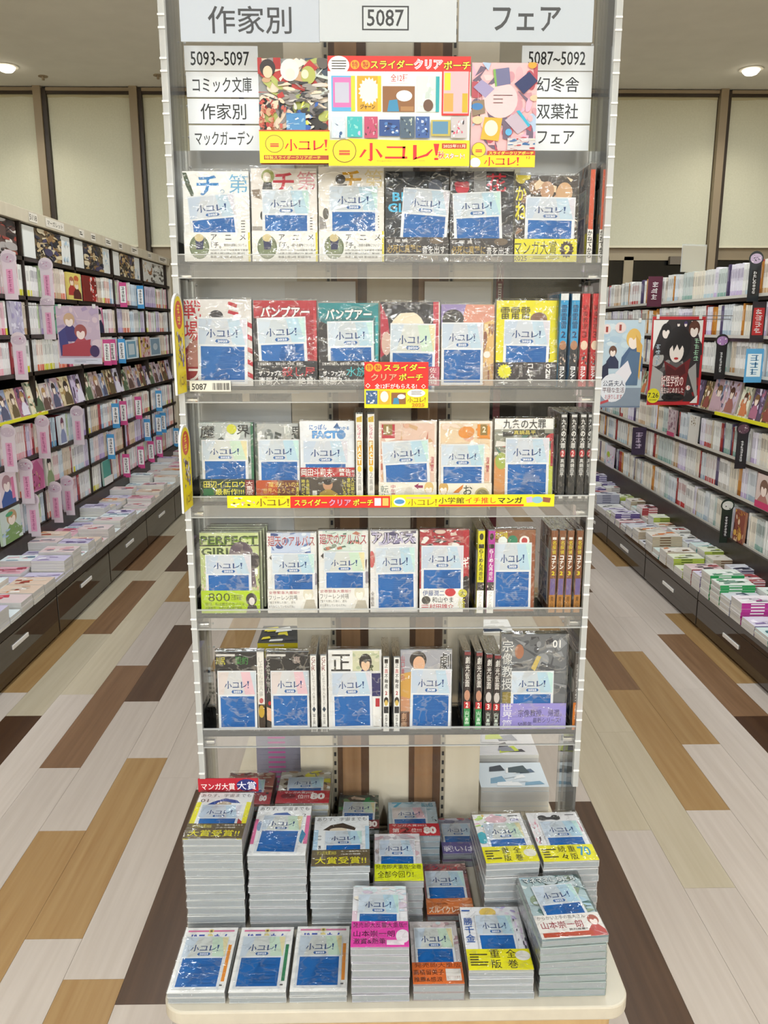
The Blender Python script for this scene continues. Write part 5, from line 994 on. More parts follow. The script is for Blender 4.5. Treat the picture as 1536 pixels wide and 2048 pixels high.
for rr, c, num, lb, lr, BE in (((757, 845, 873, 995), 'd8b8a8', '1', 'red and cream', (768, 882, 862, 985, -3, 1), [('r', 757, 960, 873, 1000, 'e6e0d4'), ('t', '転', 760, 966, 776, 980, '6a7a70', .0), ('t', '生', 760, 982, 776, 997, '6a7a70', .0), ('v', '中年男子', 781, 965, 790, 996, 'b03050', .01), ('e', 818, 982, 10, 13, 'd8d0c4'), ('p', [(828, 967), (838, 962), (836, 966), (846, 966), (846, 971), (836, 971), (837, 975)], '8a1c50'), ('f', 858, 972, 9, 'd8b878', 'f0e2d4', 'e2d8cc')]),
                              ((876, 845, 983, 992), 'ddc4a4', '2', 'orange and cream', (880, 888, 968, 985, 0, 1), [('r', 876, 960, 983, 1000, 'e8e0d0'), ('f', 886, 970, 9, 'c8a058', 'f0e2d4', 'b09a70'), ('p', [(912, 972), (926, 962), (924, 970), (916, 978), (904, 978)], 'd07a28'), ('t', 'お', 926, 964, 944, 982, '3a4038', .01), ('t', 'じ', 928, 984, 944, 999, '3a4038', .01), ('e', 964, 982, 15, 14, 'b8a878'), ('e', 964, 982, 12, 11, '8a8058')])):
    x0, y0, x1, y1 = rr
    shelf_book(2, rr, c, [('r', x0, y0, x1, y1, 'e6dcd2'), ('r', x0 + 3, y0 + 4, x1 - 4, y1, c), ('a', x0 + 4, y0 + 5, x1 - 4, y0 + 112, ['e8d0c0', 'd8a890', 'f0e2d8', 'c8a078', 'b86a5a' if num == '1' else 'd88a3c'], 16, int(num)), ('e', x1 - 14, y0 + 60, 10, 18, 'e8d8c4'), ('r', x0 + 6 if num == '1' else x1 - 30, y0 + 6, x0 + 32 if num == '1' else x1 - 6, y0 + 32, 'b02434' if num == '1' else 'd8862c'), ('r', x0 + 9 if num == '1' else x1 - 24, y0 + 6, x0 + 27 if num == '1' else x1 - 10, y0 + 26, '8a7038'), ('t', num, x0 + 15 if num == '1' else x1 - 20, y0 + 10, x0 + 19 if num == '1' else x1 - 13, y0 + 21, 'e8dcc0', .03), ('v', '復讐', x1 - 12, y0 + 66, x1 - 5, y0 + 96, 'b04050', .02)],
               '%s comic numbered %s with a cream cartoon band on the third shelf' % (lb, {'1': 'one', '2': 'two'}[num]), lr, (960, 'e6e0d4', BE))
r = (986, 840, 1104, 995)
shelf_book(2, r, 'c0a894', [('r', 986, 840, 1104, 995, '8a8a7c'), ('r', 986, 840, 1104, 860, 'e8e6e2'), ('a', 986, 860, 1104, 925, ['3a3836', '5a7a70', 'b83a3c', 'd8d4ce', '2c2a2a'], 16, 9), ('e', 995, 950, 22, 40, 'c88a50'), ('e', 1000, 920, 12, 16, '9aa848'), ('r', 1095, 900, 1104, 995, 'b8c048'), ('r', 1099, 870, 1104, 930, 'a03038'), ('t', '九条の大罪', 1003, 841, 1088, 859, '262422', .01), ('r', 1022, 861, 1086, 871, '3a3830'), ('t', '真鍋昌平', 1024, 862, 1068, 870, 'd8c860', .02)], 'multi-coloured comic with a white title strip and large leaflet on the third shelf', (1008, 877, 1096, 992, 0, 0))
for i, x in enumerate((1113, 1133, 1151, 1166)):
    shelf_spine(2, (x, 823, x + 14, 996), '2c2c2e', [('r', 0, 0, 10, 100, '2b2b2d'), ('r', 1, 1, 9, 4, 'c8c8c8'), ('v', '九条の大罪', 1.5, 6, 8.5, 40, 'e6e6e4', .03), ('e', 5, 45, 4, 4.5, 'a82a34'), ('v', '2', 3, 42, 7, 49, 'e0c8c8', .02), ('v', '真鍋昌平', 2, 51, 8, 72, 'd8d8d6', .02), ('r', 2, 94, 8, 97, 'd8d8d6')],
                'black spined comic with white kanji on the third shelf, %s of four' % ORD[i], 'black spined comics on the third shelf', t=.0142)
# ---- fourth shelf
r = (404, 1070, 522, 1232)
shelf_book(3, r, 'c8d0b0', [('r', 404, 1070, 522, 1232, 'b8c488'), ('t', 'PERFECT', 404, 1078, 520, 1096, '6a8a28', .04), ('t', 'PERFECT', 406, 1076, 520, 1093, '3a4a2a', .02), ('t', 'GIRL', 406, 1100, 470, 1116, '3a4a2a', .03), ('r', 404, 1094, 522, 1097, '2c3424'), ('e', 486, 1112, 24, 24, '5a4c58'), ('p', [(466, 1110), (508, 1104), (516, 1180), (500, 1180)], '6a5c66'), ('e', 512, 1126, 12, 16, '3a3438'), ('a', 404, 1130, 420, 1188, ['e0c8c0', 'c8b4b0', 'a8a070'], 6, 3), ('a', 506, 1150, 522, 1188, ['e8d0c4', 'd0a090', '4a4448'], 6, 5), ('t', '1', 513, 1142, 519, 1154, 'f0f0ee', .03)],
           'lime green comic with capital letters and a lime band on the fourth shelf', (414, 1114, 506, 1210, 0, 0), (1186, 'a8c41c', [('r', 404, 1186, 522, 1232, 'aac61e'), ('t', '800', 418, 1191, 462, 1208, '44501c', -.0), ('t', '万部突破!', 464, 1194, 486, 1206, '44501c', .02), ('t', '明日、私は誰かのカノジョ', 412, 1210, 490, 1217, '5a6a20', .01), ('t', 'の最新作・待望の長期連載開幕', 412, 1219, 486, 1225, '6a7a28', .01), ('e', 505, 1204, 11, 13, '35302f'), ('e', 506, 1208, 6, 8, 'd8d0cc'), ('p', [(494, 1232), (498, 1216), (514, 1216), (520, 1232)], '4a4442')]), t=.017, copies=3)
for i, (rr, c, lr, ac) in enumerate((((536, 1070, 636, 1226), 'blue', (545, 1110, 632, 1205, 0, 1), ['6a80b0', 'b8c4dc', '3a4a80', 'd8e0ea']), ((638, 1066, 738, 1224), 'green', (648, 1106, 732, 1200, 0, 3), ['7a9a88', 'c8d4cc', '4a6a5a', 'b0705c']))):
    x0, y0, x1, y1 = rr
    shelf_book(3, rr, 'd8d8d8', [('r', x0, y0, x1, y1, 'dcdcda'), ('r', x0 + 8, y0, x1 - 12, y0 + 40, ac[1]), ('a', x0 + 8, y0, x1 - 12, y0 + 40, ac, 14, i), ('o', '廻天のアルバス', x0 + 2, y0 + 6, x1 - 4, y0 + 26, '9a1c34', 'e8e4e4', .02), ('p', [(x0 + 4, y0 + 48), (x0 + 10, y0 + 42), (x0 + 10, y0 + 54)], '3a3436'), ('p', [(x1 - 8, y0 + 58), (x1 - 3, y0 + 54), (x1 - 4, y0 + 75)], '4a3438'), ('e', x1 - 3, y0 + 90, 5, 12, '8a8490')],
               'white comic with crimson title over a %s picture on the fourth shelf' % c, lr, (1180 - i * 4, 'e2e0dc', [('r', x0, 1180 - i * 4, x1, y1, 'e4e2de'), ('t', '全巻緊急大重版!!', x0 + 2, 1183 - i * 4, x1 - 36, 1189 - i * 4, 'a02038', .02), ('t', 'フリーレン共鳴', x0 + 2, 1191 - i * 4, x1 - 40, 1201 - i * 4, '3a3a3a', .0), ('t', '「魔王を倒した後に、君も', x0 + 2, 1203 - i * 4, x1 - 44, 1208 - i * 4, '6a6866', 0), ('t', 'また旅をしているんだね」', x0 + 2, 1211 - i * 4, x1 - 46, 1216 - i * 4, '6a6866', 0), ('l', x0 + 2, 1220 - i * 4, x1 - 48, 1223 - i * 4, 1, '6a6866', 2), ('f', x1 - 18, 1190 - i * 4, 10, 'd8d2c0', 'f0e8e0', 'e0dcd4'), ('p', [(x1 - 30, y1 - 4), (x1 - 22, 1200), (x1 - 6, 1200), (x1 - 2, y1 - 8)], 'b8b0a0')]))
r = (740, 1066, 836, 1222)
shelf_book(3, r, 'c8c8d0', [('r', 740, 1066, 836, 1222, 'dcdadc'), ('a', 742, 1066, 832, 1100, ['8a84a8', '4a4668', 'b8b4cc', '3a3a50'], 18, 7), ('o', 'アルバス', 744, 1068, 828, 1090, 'b8b0d0', '38344e', .02), ('e', 743, 1120, 6, 16, 'c05a5a'), ('r', 740, 1180, 752, 1222, 'e0dedc'), ('v', '全巻緊', 741, 1182, 748, 1212, '5a5050', .01)], 'violet titled comic almost covered by its leaflet on the fourth shelf', (752, 1096, 833, 1218, -1, 1))
r = (838, 1064, 937, 1220)
shelf_book(3, r, '9a2430', [('r', 838, 1064, 937, 1220, 'a02834'), ('a', 838, 1064, 920, 1095, ['2a2628', 'c8b0a4', 'b0303c', '4a4446', 'e0dcd8'], 18, 8), ('p', [(924, 1064), (937, 1064), (937, 1185), (926, 1185)], 'a8202e'), ('t', 'ギ', 924, 1115, 937, 1135, 'e8e4e2', .03), ('e', 932, 1165, 8, 14, '2a2426')], 'red and black comic with a white band of coloured kanji names on the fourth shelf', (841, 1094, 926, 1200, 0, 0),
           (1175, 'e4e2e0', [('r', 838, 1175, 937, 1222, 'e6e4e2'), ('r', 926, 1175, 937, 1222, '3a2c30'), ('t', '伊藤潤二', 844, 1178, 888, 1189, '2a4a8a', .02), ('e', 900, 1182, 11, 8, 'c03038'), ('e', 925, 1184, 9, 8, 'c8c020'), ('t', '大', 920, 1179, 930, 1189, '2a2624', .02), ('e', 851, 1197, 9, 8, '4a4644'), ('t', '和山やま', 863, 1191, 906, 1202, '2a2826', .01), ('t', '村田雄介', 858, 1204, 907, 1215, 'b82838', .02), ('t', '小版', 916, 1194, 930, 1214, 'c8c020', .05), ('l', 842, 1206, 856, 1214, 2, 'b82838', 2)]))
for i, (x, c) in enumerate(((952, 'd8d01c'), (972, 'b02898'))):
    shelf_spine(3, (x, 1056, x + 14, 1218), c, [('r', 0, 0, 10, 100, c), ('e', 5, 7, 3, 4, '3a3420'), ('r', 1, 16, 9, 21, '2a2620'), ('v', 'らーめん再遊記', 2, 22, 8, 60, '2a2620' if i == 0 else 'f4ecf2', .03), ('r', 0, 62, 10, 72, '4a4446'), ('a', 0, 62, 10, 72, ['e0d0c4', '2a2628', '8a8486'], 8, i), ('r', 0, 72, 10, 100, 'e8e6e2'), ('v', 'ファン大注目', 2.5, 74, 7.5, 96, 'a8a49e', .01)],
                '%s spined comic with a white foot on the fourth shelf' % ['yellow', 'magenta'][i], 'bright spined pair on the fourth shelf')
r = (986, 1064, 1068, 1214)
shelf_book(3, r, '7a5038', [('r', 986, 1064, 1068, 1214, '86583c'), ('r', 1061, 1070, 1068, 1214, '8a4a2c'), ('o', '名探偵', 986, 1067, 1012, 1080, 'd8c828', '5a3a20', .03), ('e', 1002, 1084, 9, 8, 'e0e8e4'), ('e', 1022, 1083, 10, 9, '2a7a5a'), ('e', 1046, 1084, 10, 9, 'e8e4e0'), ('e', 1046, 1084, 6, 6, 'b03a3c')], 'brown comic nearly hidden by a large blue leaflet on the fourth shelf', (985, 1088, 1061, 1211, 0, 1))
for i, x in enumerate((1096, 1112, 1128, 1146)):
    shelf_spine(3, (x, 1046, x + 13, 1216), '8a5a34', [('r', 0, 0, 10, 100, '7c4c2e'), ('r', 2, 8, 8, 11, 'd8d4ce'), ('v', '名探偵', 2, 12, 8, 29, 'dcc81c', .04), ('v', 'コナン', 2, 30, 8, 47, 'eeeae4', .05), ('t', '223 3'.replace(' ', '')[i], 2.5, 49, 7.5, 54, 'dcc81c', .04), ('r', 1, 58, 9, 78, '6a5a90'), ('r', 0, 78, 10, 100, 'a8702c'), ('v', '青山', 2.5, 80, 7.5, 94, '4a3418', .02)],
                'brown spined comic with yellow and white lettering on the fourth shelf, %s of four' % ORD[i], 'brown spined comics on the fourth shelf', t=.0145, lean=0)
# ---- fifth shelf
for i, (rr, lr) in enumerate((((434, 1310, 532, 1460), (438, 1346, 516, 1458, 0, 2)), ((534, 1310, 623, 1460), (543, 1346, 621, 1456, 0, 2)))):
    x0, y0, x1, y1 = rr
    E = [('r', x0, y0, x1, y1, '201e20'), ('r', x0 + 2, y0 + 4, x0 + 40, y0 + 8, 'c8c4c0')]
    if i == 0: E += [('r', 518, 1310, 532, 1460, 'dcd8d2'), ('o', '川尻', 436, 1320, 454, 1334, 'c8c020', '201e20'), ('t', '契約', 474, 1318, 500, 1334, '3a7a3c', .02), ('v', 'しょせん他人事', 521, 1320, 529, 1396, 'a8a4a0', .0), ('e', 525, 1403, 4, 5, 'b02430'), ('r', 519, 1410, 532, 1460, '3a2c20'), ('e', 525, 1424, 6, 12, 'b8942c')]
    else: E += [('v', 'しょせん他人', 535, 1316, 542, 1390, 'a8a4a0', .01), ('t', '裏', 588, 1318, 604, 1332, 'a89890', .02), ('e', 540, 1408, 3, 4, 'b02430'), ('p', [(534, 1415), (546, 1420), (546, 1445), (534, 1440)], 'd8a888'), ('r', 534, 1444, 546, 1460, '3a342e')]
    shelf_book(4, rr, '201e20', E, 'black comic with %s and a large leaflet on the bottom shelf' % ['yellow and green lettering', 'a pink diamond'][i], lr)
for i, x in enumerate((623, 643)):
    shelf_spine(4, (x, 1312, x + 12, 1472), 'e6e4e0', [('r', 0, 0, 10, 100, 'e4e2de'), ('v', 'GCR', 2, 2, 8, 20, '8a3a40', .0), ('v', 'しょせん他人事です', 2.8, 22, 7.2, 66, '9a9692', 0), ('p', [(5, 66), (8, 70), (5, 74), (2, 70)], '3a4450'), ('v', '富士屋', 2.8, 76, 7.2, 90, '8a8682', 0), ('r', 1, 93, 9, 100, '6a6866')],
                'white spined comic with thin grey lettering on the bottom shelf, %s one' % ['left', 'right'][i], 'thin white spined pair')
r = (657, 1306, 764, 1458)
shelf_book(4, r, 'dedddb', [('r', 657, 1306, 764, 1458, 'e0dfdd'), ('t', '正', 663, 1314, 702, 1346, '222020', .03), ('r', 706, 1308, 760, 1346, 'c8c8a8'), ('a', 706, 1308, 760, 1346, ['a8b090', '5a6048', 'd8d4bc'], 10, 3), ('p', [(742, 1350), (762, 1350), (762, 1394), (744, 1394)], '26265c'), ('f', 732, 1330, 12, '2a2422', 'e0bc9c', '26265c'), ('t', '1', 752, 1398, 760, 1414, 'b02430', .03), ('l', 748, 1452, 760, 1454, 1, '5a5652', 2)], 'white comic with one huge black kanji and a suited man on the bottom shelf', (665, 1347, 746, 1455, -1, 0))
for i, x in enumerate((766, 787)):
    shelf_spine(4, (x, 1316, x + 12, 1474), 'e8e6e4', [('r', 0, 0, 10, 100, 'e8e7e4'), ('v', '一正', 2, 2, 8, 14, '2a2624', .02), ('v', '直', 2, 15, 8, 21, 'b02c34', .02), ('v', '不動産', 2, 22, 8, 42, '2a2624', .02), ('t', '2', 3, 45, 7, 50, 'b02c34', .03), ('e', 5, 58, 4, 5, '2a2422'), ('e', 5, 61, 3, 4, 'd8b860'), ('r', 1, 66, 9, 75, '2a2a2e'), ('v', '大谷アキラ', 2.5, 77, 7.5, 95, '3a3634', .01)],
                'white spined comic with black kanji and a red two on the bottom shelf, %s one' % ['left', 'right'][i], 'white spined kanji pair')
r = (800, 1306, 903, 1460)
shelf_book(4, r, '9a9aa0', [('r', 800, 1306, 903, 1460, '9c9ca4'), ('p', [(800, 1352), (830, 1346), (860, 1362), (850, 1400), (800, 1400)], 'c89848'), ('p', [(800, 1395), (818, 1400), (820, 1430), (800, 1425)], 'c08a68'), ('e', 835, 1325, 17, 17, '2c2220'), ('e', 837, 1333, 12, 15, 'd8a888'), ('v', '山口貴由', 801, 1316, 808, 1366, 'b04a50', .02), ('o', '劇', 878, 1312, 901, 1348, '1f1d1e', 'd8d8da', .02), ('r', 800, 1425, 818, 1460, '5a3a2c'), ('v', '劇画', 802, 1428, 812, 1458, 'c8a080', .02)], 'grey comic with a man in a mustard jacket on the bottom shelf', (819, 1343, 901, 1459, 1, 0))
for i, (x, ln_) in enumerate(((925, -4), (948, -3), (967, -1), (983, 0))):
    g = i < 2
    shelf_spine(4, (x, 1312, x + 14, 1470), '2a2022', [('r', 0, 0, 10, 100, '2c2022'), ('r', 0, 0, 10, 4, '7a2a30'), ('v', '劇光仮面', 1.5, 6, 8.5, 46, 'e6e2dc', .04), ('e', 5, 56, 4.5, 7, 'c08a70' if g else 'c8c0bc'), ('r', 0, 64, 10, 73, 'b8242c'), ('t', '2' if g else '3', 3, 65, 7, 72, 'f0e8e4', .03), ('r', 0, 73, 10, 100, '2c8a48' if g else '241e20'), ('v', '山口貴由', 2, 76, 8, 94, 'e0ece0', .02)],
                'black spined comic with red number %s and %s foot, bottom shelf, %s one' % ('two' if g else 'three', 'green' if g else 'black', ['left', 'right'][i % 2]), 'black and red spined comics on the bottom shelf', t=.0148, lean=ln_)
r = (998, 1276, 1130, 1458)
shelf_book(4, r, '66686c', [('r', 998, 1276, 1130, 1458, '6a6c70'), ('a', 1020, 1280, 1130, 1400, ['4a4c52', '8a8c90', '5c5e62', '3a3a40', 'a8a8aa'], 22, 4), ('e', 1034, 1308, 9, 14, 'a06a50'), ('p', [(1058, 1340), (1070, 1316), (1078, 1318), (1066, 1346)], 'c8b060'), ('v', '宗像教授', 1000, 1286, 1021, 1384, 'd2d2d0', .02), ('r', 1002, 1386, 1020, 1408, '8a7a3c'), ('t', '01', 1100, 1286, 1116, 1301, 'e8e6e2', .02)], 'grey comic with silvery vertical kanji and a lavender band on the bottom shelf', (1019, 1346, 1104, 1450, 0, 1),
           (1408, '8a80c8', [('r', 998, 1408, 1130, 1460, '9288cc'), ('v', '世界篇', 1002, 1408, 1022, 1456, 'd8d6e0', .02), ('t', '宗像教授、帰還。', 1034, 1420, 1122, 1434, '2e2c40', .0), ('t', '最新シリーズ!', 1064, 1436, 1120, 1446, '2e2c40', .0), ('t', '50周年', 1034, 1444, 1062, 1454, '2e2c40', .0), ('r', 998, 1434, 1060, 1434.6, '6a62a0')]), t=.018)
shelf_spine(4, (1142, 1286, 1157, 1474), '5a5450', [('r', 0, 0, 10, 100, '625c58'), ('v', '宗像教授世界篇02', 2, 14, 8, 62, 'e0dedc', .03), ('r', 0, 64, 10, 100, 'd8761c'), ('v', '星野之宣', 2, 67, 8, 86, 'f4e8d8', .02)], 'grey spined comic with an orange foot at the right end of the bottom shelf', depth=.148)

# ================================================================== STACKS ON THE PLATFORM
U = (0, 0, 100, 140)
def stack(x0, w, yf, ln, ztop, n, col, E, desc, leaf, band=None, edge=None, jit=1.0, yaw=0.0, bottom=PLZ, copycol=None):
    q = random.Random(int((x0 + 1) * 1000 + yf * 77)); pitch = (ztop - bottom) / n
    for j in range(n):
        top = j == n - 1
        a = math.radians(q.uniform(-.9, .9) * jit) + yaw * (j / max(1, n - 1)); dx, dy = q.uniform(-.0016, .0016) * jit, q.uniform(-.002, .002) * jit
        lb = ('%s, top of its stack' % desc) if top else '%s copy from the bottom under the %s' % (ORD[j], desc)
        comic((x0 + w / 2 + dx, yf + dy, bottom + .0006 + j * pitch), (-PI / 2, 0, a), w - .006, ln - .004, pitch - (.0042 if top else .0022), (copycol or col), E if top else None, U, lb, leaf if top else None, band if top else None, 'platform stack copies')
# front row
for i, (x, c) in enumerate(((-.392, 'e08a28'), (-.276, '2a7a50'), (-.161, 'e08a28'))):
    stack(x, .1145, 1.31, .176, .328, 2, 'e9e8e6', [('r', 0, 0, 100, 140, 'ebeae8'), ('r', 6, 6, 94, 10, 'd878a0'), ('e', 50, 8, 5, 4, 'e0c870'), ('e', 50, 8, 2.5, 2, '6a4a30'), ('t', 'ドラえもん', 14, 15, 88, 34, '3a50b0', .05), ('e', 50, 20, 5, 6, 'e8d890'), ('r', 89, 40, 95, 118, c), ('r', 88, 124, 93, 127, '4a4644')],
          'pink-lined white comic with %s bar, %s from left' % ('green' if i == 1 else 'orange', ORD[i]), (6, 22, 88, 134, 0, 3), jit=.4)
stack(-.043, .115, 1.31, .18, .421, 7, 'dcd8e0', [('r', 0, 0, 100, 140, 'e4e4e8'), ('a', 0, 0, 100, 60, ['e8dce4', 'c8d8e4', 'f0e8d8', 'd8c8d8', 'dcecf0'], 20, 3), ('r', 0, 60, 12, 110, 'e0c8d4')], 'pastel comic with a magenta lettered band', (8, 22, 84, 130, 1, 1),
      (86, 'd83aa0', [('r', 0, 86, 100, 140, 'dc3ca2'), ('t', '発売即大反響大重版!!', 2, 88, 98, 100, '5a1444', .03), ('t', '山本崇一朗', 4, 106, 76, 119, '4a1038', .02), ('t', '激賞&熱筆', 4, 122, 60, 134, '4a1038', .02), ('e', 90, 118, 12, 14, 'e8e0e6'), ('r', 62, 126, 92, 136, 'ecdce6')]), yaw=-.02)
stack(.074, .103, 1.31, .176, .337, 2, 'c8b8b8', [('r', 0, 0, 100, 140, 'c8c0c0'), ('a', 0, 0, 100, 60, ['d8c0c4', 'b0a8a8', 'e0d4cc', 'a88a90', 'c8d4d8'], 20, 5)], 'grey pink comic with an orange lettered band', (8, 18, 90, 130, 0, 3),
      (96, 'd86a28', [('r', 0, 96, 100, 140, 'dc6c2a'), ('t', '発売即大重版', 4, 97, 98, 107, '7a2c10', .03), ('t', '高橋留美子', 2, 111, 62, 122, '4a2010', .02), ('t', '推薦&感涙', 2, 126, 58, 136, '4a2010', .02), ('r', 66, 110, 96, 134, 'e8e2dc'), ('t', 'マジで泣けます', 68, 124, 94, 130, '8a4a34', .01)]), jit=.5)
stack(.18, .1285, 1.312, .182, .363, 4, 'e4e4e8', [('r', 0, 0, 100, 140, 'e6e6ea'), ('a', 55, 0, 100, 30, ['c8c0e0', 'a8c8dc', 'e8d8e4', 'b0a0d0'], 14, 5), ('e', 46, 14, 14, 11, 'e0c060'), ('r', 2, 8, 16, 11, '2a5aa8'), ('v', '勝千金', 3, 26, 18, 82, '2a5aa8', .02), ('a', 84, 30, 100, 96, ['d8c8e0', '4a4458', 'e8e8ee'], 8, 6)], 'white comic with blue vertical kanji and yellow band', (22, 22, 84, 128, 0, 1),
      (98, 'e0d818', [('r', 0, 98, 100, 140, 'e4dc18'), ('t', '全', 62, 99, 78, 116, '3a3410', .02), ('t', '巻', 62, 120, 78, 137, '3a3410', .02), ('t', '重', 36, 99, 52, 116, '3a3410', .02), ('t', '版', 36, 120, 52, 137, '3a3410', .02), ('l', 4, 108, 32, 134, 5, '4a4418', 3, .5), ('e', 88, 112, 12, 10, 'e8e4dc')]))
stack(.3135, .134, 1.318, .186, .428, 8, 'b8c4c0', [('r', 0, 0, 100, 140, 'a8bcc0'), ('a', 0, 0, 100, 90, ['5a7a78', 'c0ccd0', '8a9a80', 'd8e0e0', '4a5a58', 'a8c4d4'], 24, 8), ('o', 'マネマネにちにち', 6, 4, 92, 16, 'e8ecec', '2c4a58', .03)], 'pale teal comic with a red kanji name', (20, 24, 88, 128, -3, 1),
      (92, 'e6e0da', [('r', 0, 92, 100, 140, 'e8e2dc'), ('t', 'からかい上手の高木さん', 4, 94, 78, 102, '5a4a48', .0), ('t', '山本崇一朗', 6, 106, 70, 121, '9a2834', .02), ('f', 88, 108, 8, 'a85a4a', 'f0e0d8', 'b84a44'), ('t', '熱烈推薦!!', 46, 122, 74, 127, '5a4a48', .01), ('r', 4, 129, 80, 138, 'b84a30')]), yaw=.09)
# middle row
ALICE = [('t', 'ありす、宇宙までも', 4, 3, 96, 14, '3a3838', .0)]
stack(-.395, .128, 1.505, .178, .52, 12, 'e8e8e6', [('r', 0, 0, 100, 140, 'e8e8e8')] + ALICE + [('t', '01', 6, 20, 20, 30, '4a4846', 0), ('p', [(16, 42), (30, 28), (50, 18), (72, 24), (80, 34), (60, 32), (40, 36)], '2a4a94'), ('e', 50, 36, 14, 8, 'b8a890'), ('r', 0, 30, 9, 140, 'e4dc20'), ('r', 91, 30, 100, 140, 'e4dc20'), ('p', [(84, 80), (92, 90), (92, 100), (80, 94)], 'b03a40')], 'yellow-sided white comic with a brown award band', (12, 40, 84, 138, 0, 0),
      (98, '5c5038', [('r', 0, 98, 100, 140, '62553c'), ('t', 'マンガ大賞2025', 8, 101, 42, 111, 'd8cc50', .02), ('t', '今、一番胸が熱くなる', 50, 101, 96, 105, 'e8e4da', .01), ('t', '少女の物語', 50, 108, 84, 112, 'e8e4da', .01), ('t', '大賞受賞!!', 6, 117, 94, 135, 'e6dc28', .05)]))
stack(-.263, .127, 1.503, .184, .482, 10, 'e8e6e8', [('r', 0, 0, 100, 140, 'e8e8e8')] + ALICE + [('t', '2', 84, 24, 92, 33, '4a4846', 0), ('p', [(20, 36), (34, 22), (56, 20), (66, 30), (44, 34)], '4a68a8'), ('r', 0, 40, 6, 110, 'd86a98'), ('r', 93, 30, 100, 110, 'd86a98'), ('p', [(88, 70), (96, 84), (90, 110), (84, 100)], '2a7aa0'), ('e', 10, 60, 5, 14, '7a94b8')], 'pink-sided white comic with a large leaflet', (10, 30, 84, 136, 2, 3))
stack(-.133, .129, 1.503, .186, .453, 9, 'e6e8ea', [('r', 0, 0, 100, 140, 'e6e8ea')] + ALICE + [('p', [(16, 40), (30, 26), (52, 20), (76, 34), (74, 42), (50, 34), (30, 42)], '3c3026'), ('e', 44, 40, 16, 6, 'd8c8b0'), ('t', 'C', 6, 56, 14, 68, '5a5a5a', 0), ('r', 0, 40, 8, 140, 'a8c8e0'), ('r', 93, 30, 100, 140, 'a8c8e0'), ('r', 10, 84, 14, 100, '4a4e5c')], 'pale-blue-sided white comic with a brown award band', (20, 44, 88, 138, 0, 1),
      (98, '5c5038', [('r', 0, 98, 100, 140, '62553c'), ('t', 'マンガ大賞2025', 8, 101, 42, 111, 'd8cc50', .02), ('t', '今、一番胸が熱くなる', 50, 101, 96, 105, 'e8e4da', .01), ('t', '少女の物語', 50, 108, 84, 112, 'e8e4da', .01), ('t', '大賞受賞!!', 6, 117, 94, 135, 'e6dc28', .05)]))
stack(.0, .109, 1.503, .174, .415, 7, 'c8c4c8', [('r', 0, 0, 100, 140, 'd0ccd0'), ('a', 0, 0, 100, 70, ['e0d8dc', 'b8b0b8', 'c8a8b0', 'a89a98', 'e8e4e6'], 20, 12)], 'grey comic with a lime yellow lettered band', (8, 22, 86, 136, 1, 0),
      (94, 'd8e01c', [('r', 0, 94, 100, 140, 'dce41e'), ('t', '発売即大重版!全巻', 2, 96, 98, 108, '4a4c10', .04), ('t', '全部今回り!', 6, 114, 80, 132, '4a4c10', .02)]))
stack(.1125, .106, 1.503, .176, .335, 2, 'a06a60', [('r', 0, 0, 100, 140, '8a5a5c'), ('a', 0, 0, 100, 60, ['6a4a54', 'b88a84', '9a6a70', 'c8a8a0'], 14, 14), ('t', 'シンプルイ', 6, 6, 84, 20, 'b83a44', .03)], 'dusky red comic with an orange band', (4, 24, 92, 130, 0, 1), (100, 'c8703c', [('r', 0, 100, 100, 140, 'c8703c'), ('a', 0, 100, 100, 140, ['d8885a', 'a85a30', 'e0a078'], 10, 3), ('t', 'ズルイクレイジー', 4, 122, 98, 138, 'e8d8c8', .02)]))
stack(.2335, .119, 1.503, .184, .458, 9, 'e6e4e4', [('r', 0, 0, 100, 140, 'e8e6e6'), ('a', 0, 0, 60, 60, ['b8d870', '70c0c8', 'e8c870', 'e8c0cc'], 14, 4), ('e', 46, 18, 22, 12, 'e0b8c0'), ('r', 72, 8, 92, 10, '3a3a3c'), ('t', 'QBA', 74, 18, 92, 26, '7a70b0', .01), ('e', 8, 70, 12, 16, '48a8b8')], 'pastel comic with a yellow reprint band', (16, 30, 92, 140, 0, 3),
      (98, 'e4dc18', [('r', 0, 98, 100, 140, 'e6de1a'), ('t', '重', 36, 101, 50, 117, '3a3410', .02), ('t', '版', 36, 120, 50, 137, '3a3410', .02), ('t', '全', 58, 101, 72, 117, '3a3410', .02), ('t', '巻', 58, 120, 72, 137, '3a3410', .02), ('l', 4, 108, 32, 134, 4, '4a4418', 3, .5), ('e', 88, 118, 12, 10, 'e4e0d0')]), yaw=.06)
stack(.357, .124, 1.51, .186, .453, 9, 'e8e6e6', [('r', 0, 0, 100, 140, 'e8e6e8'), ('e', 30, 16, 9, 8, '2c2a2c'), ('e', 56, 16, 9, 8, '2c2a2c'), ('r', 22, 14, 64, 22, '2c2a2c'), ('r', 76, 8, 94, 10, '3a3a3c'), ('a', 0, 20, 16, 90, ['e0a0b0', '5a4a50', 'f0d8dc'], 8, 3), ('v', '八重', 90, 30, 98, 60, 'c06a88', .01)], 'white comic with a yellow reprint band', (20, 28, 94, 140, 0, 1),
      (98, 'e4dc18', [('r', 0, 98, 100, 140, 'e6de1a'), ('t', '続', 34, 101, 48, 117, '3a3410', .02), ('t', '々', 36, 122, 48, 136, '3a3410', .02), ('t', '重', 52, 101, 66, 117, '3a3410', .02), ('t', '版', 52, 120, 66, 137, '3a3410', .02), ('l', 4, 108, 30, 134, 4, '4a4418', 3, .5), ('t', '70', 70, 104, 92, 128, '4a98b8', .03)]), yaw=.05)
